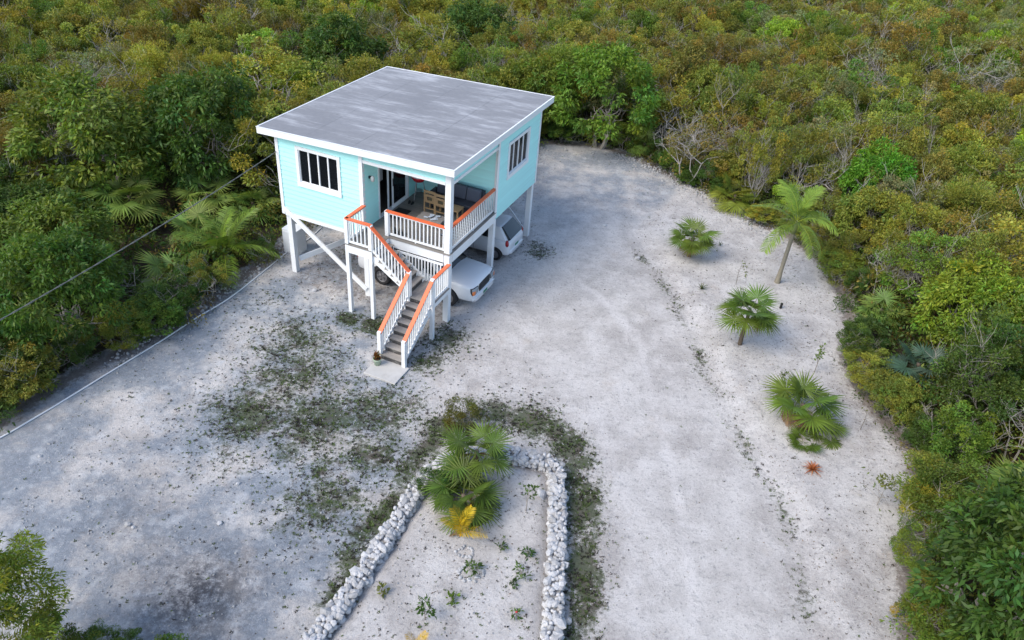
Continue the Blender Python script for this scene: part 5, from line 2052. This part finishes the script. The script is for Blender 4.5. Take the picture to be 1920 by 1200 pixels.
M['frond_stem'] = simple('green_crownshaft', (.16, .19, .06, 1), .5, .15, 4.0)
x_, y_ = gp(1455, 536)
feather_palm(x_, y_, 'tall feather palm with a ringed grey trunk on the sand bank', 2.35, 14, 1.05, (.15, .235, .034), lean=(.05, .05), rt=.10, lo=-28, hi=70)
x_, y_ = gp(428, 500)
feather_palm(x_, y_, 'young feather palm at the left forest edge beside the house', .55, 13, 1.15, (.14, .225, .03), rt=.11, lo=-5, hi=75, crownshaft=False)
x_, y_ = gp(862, 1022)
feather_palm(x_, y_, 'yellowing small palm in the middle of the rock-walled bed', .12, 6, .50, (.46, .34, .018), rt=.05, lo=58, hi=88, crownshaft=False, dead=1)
x_, y_ = gp(776, 1240)
feather_palm(x_, y_, 'yellow palm tip poking up at the bottom edge of the bed', .1, 5, .30, (.45, .30, .018), rt=.05, lo=45, hi=85, crownshaft=False)


# ------------------------------------------------------------------ small plants
def sapling(px, py, h, nl, col, label, L=.13, W=.055, spread=.16, cat='plant', name='sapling', mat='bark'):
    x, y = gp(px, py)
    t = empty(name, (x, y, gzf(x, y)))
    tag(t, label, cat)
    r = random
    mb = MB()
    tips = []
    mb.tube([(0, 0, -.05), (r.uniform(-.03, .03), r.uniform(-.03, .03), h * .5), (r.uniform(-.06, .06), r.uniform(-.06, .06), h)], [.014, .011, .005], 6)
    for k in range(5):
        z = h * (.35 + .13 * k)
        a = r.uniform(0, 6.28)
        q = Vector((math.cos(a) * spread, math.sin(a) * spread, z + h * .2))
        mb.tube([(0, 0, z), q], [.008, .003], 5)
        tips.append(q)
    tips.append(Vector((0, 0, h)))
    mb.build('stem', M[mat], t)
    if nl:
        rg = np.random.default_rng(int(px + py))
        ti = np.array([tuple(q) for q in tips])
        pos = ti[rg.integers(0, len(ti), nl)] + rg.normal(0, spread * .3, (nl, 3))
        d = unit(rg.normal(0, .6, (nl, 3)) + np.array([0, 0, .15]) + unit(pos * np.array([1, 1, 0])) * .5)
        V, F = leaf_quads(pos, d, L * rg.uniform(.7, 1.2, nl), W, rg)
        tn = np.repeat(rg.uniform(.7, 1.3, (nl, 1)) * np.ones((1, 3)), 4, 0)
        o = link('leaves', np_mesh('leaves', V, F, M['leaf'], {'tint': tn}), t)
        o.color = col + (1,)
    return t


G_ = (.08, .15, .025)
sapling(1378, 540, 1.0, 26, (.12, .15, .05), 'thin sparse sapling left of the tall palm trunk', spread=.22)
sapling(1524, 705, 1.0, 60, (.13, .20, .03), 'slim green sapling above the large stemless palm', spread=.12)
sapling(1462, 722, .4, 30, (.11, .16, .03), 'small weed behind the large stemless palm', spread=.1)
sapling(1610, 812, .9, 8, (.12, .13, .05), 'leafless dark sapling by the right forest edge', spread=.25)
sapling(985, 968, .95, 40, (.06, .11, .02), 'thin leafy sapling right of the bed palms', spread=.13)
sapling(797, 1172, .55, 70, (.05, .11, .018), 'little round-headed sapling at the front of the bed', spread=.12)
sapling(846, 1140, .16, 40, (.12, .19, .02), 'small bright green weed at the front of the bed', spread=.09)
sapling(716, 1122, .14, 36, (.12, .14, .03), 'small yellow-green weed inside the left leg of the wall', spread=.09)
sapling(938, 1040, .14, 30, (.06, .10, .03), 'small dull green weed in the right half of the bed, uppermost', spread=.1)
sapling(988, 1050, .13, 34, (.04, .09, .02), 'small dark green weed in the right half of the bed', spread=.09)
sapling(975, 1090, .16, 40, (.07, .12, .03), 'loose green weed near the right leg of the wall', spread=.14)
sapling(962, 1108, .10, 22, (.04, .08, .02), 'tiny dark weed below the loose green weed in the bed', spread=.06)
sapling(885, 1082, .2, 60, (.06, .11, .02), 'green weed growing from the stone ring in the bed', spread=.14)
fl = sapling(966, 1165, .14, 26, (.08, .14, .03), 'small red-flowered plant at the lower right of the bed', spread=.08)
rf = MB().lathe([(.01, .13), (.03, .15), (.034, .165), (.015, .18)], 7).build('flower', M['red'], fl, smooth=True)
sapling(1640, 955, .55, 34, (.12, .16, .06), 'sprawling sparse plant on the sand left of the right thicket', spread=.55)
sapling(872, 875, 1.05, 0, G_, 'bare white branch standing before the top of the rock wall', spread=.22, mat='bark_pale', name='bare_branch', cat='branch')


def strap_plant(px, py, n, L, W, col, label, name, cat='plant', arch=.9):
    x, y = gp(px, py)
    t = empty(name, (x, y, gzf(x, y)))
    tag(t, label, cat)
    for k in range(n):
        az = k * 2.399
        el = R(80 - 62 * k / n)
        V = []
        K = 5
        for i in range(K + 1):
            q = i / K
            rr = L * q * math.cos(el) * (1 + .2 * q)
            z = L * q * math.sin(el) - arch * L * q * q * .35 + .01
            w = W * (1 - q ** 1.6) * .5 + .002
            for s in (-1, 0, 1):
                V.append((rr * math.cos(az) - s * w * math.sin(az), rr * math.sin(az) + s * w * math.cos(az), z + abs(s) * w * .5))
        F = []
        for i in range(K):
            for j in range(2):
                a = i * 3 + j
                F.append([a, a + 1, a + 4, a + 3])
        tv = random.uniform(.7, 1.3)
        o = link('leaf', np_mesh('leaf', np.array(V), np.array(F), M['leaf'], {'tint': np.full((len(V), 3), tv)}), t)
        c = col[k % len(col)]
        o.color = c + (1,)
    return t


strap_plant(1520, 888, 34, .33, .05, [(.40, .13, .05), (.46, .20, .09), (.30, .09, .035)], 'orange-red bromeliad on the sand below the large stemless palm', 'bromeliad')
strap_plant(1314, 548, 22, .28, .03, [(.08, .12, .03), (.12, .13, .04)], 'small green agave tuft at the driveway edge', 'agave', arch=.3)
strap_plant(1348, 467, 12, .22, .025, [(.08, .12, .05)], 'tiny grey-green tuft right of the farthest sand palm', 'agave', arch=.3)
pt = empty('potted_plant', hw(-.98, -3.32, .07), 0)
tag(pt, 'pale green pot with a reddish plant at the stair foot', 'potted plant')
pt.location = hw(-.83, -3.38, .071)
MB().lathe([(.10, 0), (.135, .20), (.15, .215), (.15, .25), (.13, .25), (.12, .22)], 20).build('pot', M['pot'], pt, smooth=True)
MB().lathe([(.02, .20), (.12, .222), (.02, .224)], 16).build('soil', M['soil'], pt)
rg = np.random.default_rng(5)
pos = np.stack([rg.normal(0, .05, 90), rg.normal(0, .05, 90), rg.uniform(.22, .42, 90)], 1)
d = unit(rg.normal(0, .5, (90, 3)) + np.array([0, 0, .8]))
V, F = leaf_quads(pos, d, rg.uniform(.09, .20, 90), .04, rg)
tn = np.repeat(np.stack([rg.uniform(.6, 2.6, 90), rg.uniform(.7, 1.2, 90), rg.uniform(.6, 1.1, 90)], 1), 4, 0)
o = link('leaves', np_mesh('leaves', V, F, M['leaf'], {'tint': tn}), pt)
o.color = (.10, .085, .022, 1)

# stub post, and the ring of stones round the yellow palm
x_, y_ = gp(1461, 584)
sp_ = empty('stub_post', (x_, y_, gzf(x_, y_)))
tag(sp_, 'short black stub post standing in the sand right of the middle palm', 'post')
MB().tube([(0, 0, -.05), (.01, 0, .2)], [.05, .048], 10).build('shaft', M['black'], sp_)
MB().tube([(.01, 0, .2), (.01, 0, .225)], [.055, .05], 10).build('cap', M['black'], sp_)
k_ = 0
for ex, ey, rx, ry, cnt in ((872, 1046, .22, .16, 14), (880, 1085, .30, .24, 22)):
    cx, cy = gp(ex, ey)
    for k in range(cnt):
        a = 6.28 * k / cnt + random.uniform(-.15, .15)
        q = random.uniform(.75, 1.15)
        x, y = cx + rx * q * math.cos(a), cy + ry * q * math.sin(a)
        s = random.uniform(.035, .065)
        o = link('ring_stone', random.choice(ROCKS), None, T((x, y, gzf(x, y) + s * .4)) @ Matrix.Rotation(random.uniform(0, 6), 4, 'Z') @ Matrix.Diagonal((s * 1.2, s, s * .8, 1)))
        tag(o, 'small white stone in the ring below the yellow palm' if k_ == 0 else 'small white stone in the lower ring round the green weed', 'stone',
            'stones ringed below the yellow palm' if k_ == 0 else 'stones ringed round the weed in the bed')
    k_ += 1

# ------------------------------------------------------------------ weeds, grass and litter on the ground
n = 190000
wx, wy = rng.uniform(-13, 13, n), rng.uniform(8.5, 40, n)
a_, b_ = masks(wx, wy)
cl = sdist(wx, wy, CLEAR)
wd = a_[:, 1]
clump = np.array([mnoise.noise(Vector((float(p), float(q), 0))) for p, q in zip(wx * 1.6, wy * 1.6)])
pk = (cl > 0) * np.clip(.012 + wd ** 1.35 * (.66 + .9 * clump) + .016 * b_[:, 1] * (wy < 24) * (clump > 0), 0, 1)
drv = sdist(wx, wy, DRIVE)
pk = np.where((drv > .5) & (wd < .3), pk * .12, pk)
keep = rng.uniform(0, 1, n) < pk * 1.35
wx, wy, wd = wx[keep], wy[keep], wd[keep]
m_ = len(wx)
nb = 8
s = (.016 + .028 * rng.uniform(0, 1, m_) ** 2 + .022 * wd * rng.uniform(0, 1, m_))[:, None]
az = rng.uniform(0, 6.28, (m_, nb))
ln = s * rng.uniform(.6, 1.5, (m_, nb))
bx, by = wx[:, None] + .3 * s * np.cos(az), wy[:, None] + .3 * s * np.sin(az)
bz = np.repeat(gz(wx, wy)[:, None], nb, 1)
wv = s * .42
V = np.stack([np.stack([bx - wv * np.sin(az), by + wv * np.cos(az), bz], 2), np.stack([bx + wv * np.sin(az), by - wv * np.cos(az), bz], 2),
              np.stack([bx + ln * np.cos(az), by + ln * np.sin(az), bz + ln * rng.uniform(.25, 1.0, (m_, nb))], 2)], 2).reshape(-1, 3)
F = np.arange(len(V)).reshape(-1, 3)
base = np.where(rng.uniform(0, 1, (m_, 1)) < .45, np.array([[.030, .026, .020]]), np.array([[.060, .092, .022]])) * rng.uniform(.6, 1.5, (m_, 1))
o = link('weeds', np_mesh('weeds', V, F, M['leaf_mass'], {'tint': np.repeat(base, nb * 3, 0)}))
tag(o, 'sparse dark weeds and grass tufts dotting the pale yard', 'weeds', kind='stuff')

n = 70000
lx, ly = rng.uniform(-13, 13, n), rng.uniform(8.5, 40, n)
a_, b_ = masks(lx, ly)
cl = sdist(lx, ly, CLEAR)
bk = sdist(lx, ly, BANK) > 0
ins = sdist(lx, ly, WALL_PATH) > 0
pk = (cl > -.6) * np.clip(.02 + .55 * b_[:, 2] ** 1.3 + .16 * bk + .14 * ins, 0, 1)
keep = rng.uniform(0, 1, n) < pk
lx, ly = lx[keep], ly[keep]
m_ = len(lx)
pos = np.stack([lx, ly, gz(lx, ly) + .012], 1)
d = unit(np.stack([rng.normal(0, 1, m_), rng.normal(0, 1, m_), rng.normal(0, .12, m_)], 1))
V, F = leaf_quads(pos, d, rng.uniform(.035, .085, m_), rng.uniform(.015, .035, m_), rng)
V[:, 2] = np.maximum(V[:, 2], np.repeat(pos[:, 2], 4) - .004)
c = np.where(rng.uniform(0, 1, (m_, 1)) < .5, np.array([[.15, .11, .08]]), np.array([[.075, .062, .055]])) * rng.uniform(.6, 1.5, (m_, 1))
o = link('leaf_litter', np_mesh('leaf_litter', V, F, M['leaf_mass'], {'tint': np.repeat(c, 4, 0)}))
tag(o, 'dry brown leaf litter strewn over the sand bank and forest edge', 'litter', kind='stuff')

# look-alikes: say which one, counted from the left of the picture
ORD = ['first', 'second', 'third', 'fourth', 'fifth', 'sixth', 'seventh', 'eighth', 'ninth', 'tenth', 'eleventh', 'twelfth', 'thirteenth', 'fourteenth', 'fifteenth',
       'sixteenth', 'seventeenth', 'eighteenth', 'nineteenth', 'twentieth']
same = {}
for o in C.objects:
    if o.parent is None and o.get('group') and o.get('category') in ('tree', 'shrub'):
        same.setdefault((o['label'], o['group']), []).append(o)
for (lab, grp), os_ in same.items():
    if 1 < len(os_) <= 20:
        os_.sort(key=lambda q: proj(q.location.x, q.location.y, 1.5)[0])
        for k, q in enumerate(os_):
            q['label'] = f'{ORD[k]} from left among {grp}'
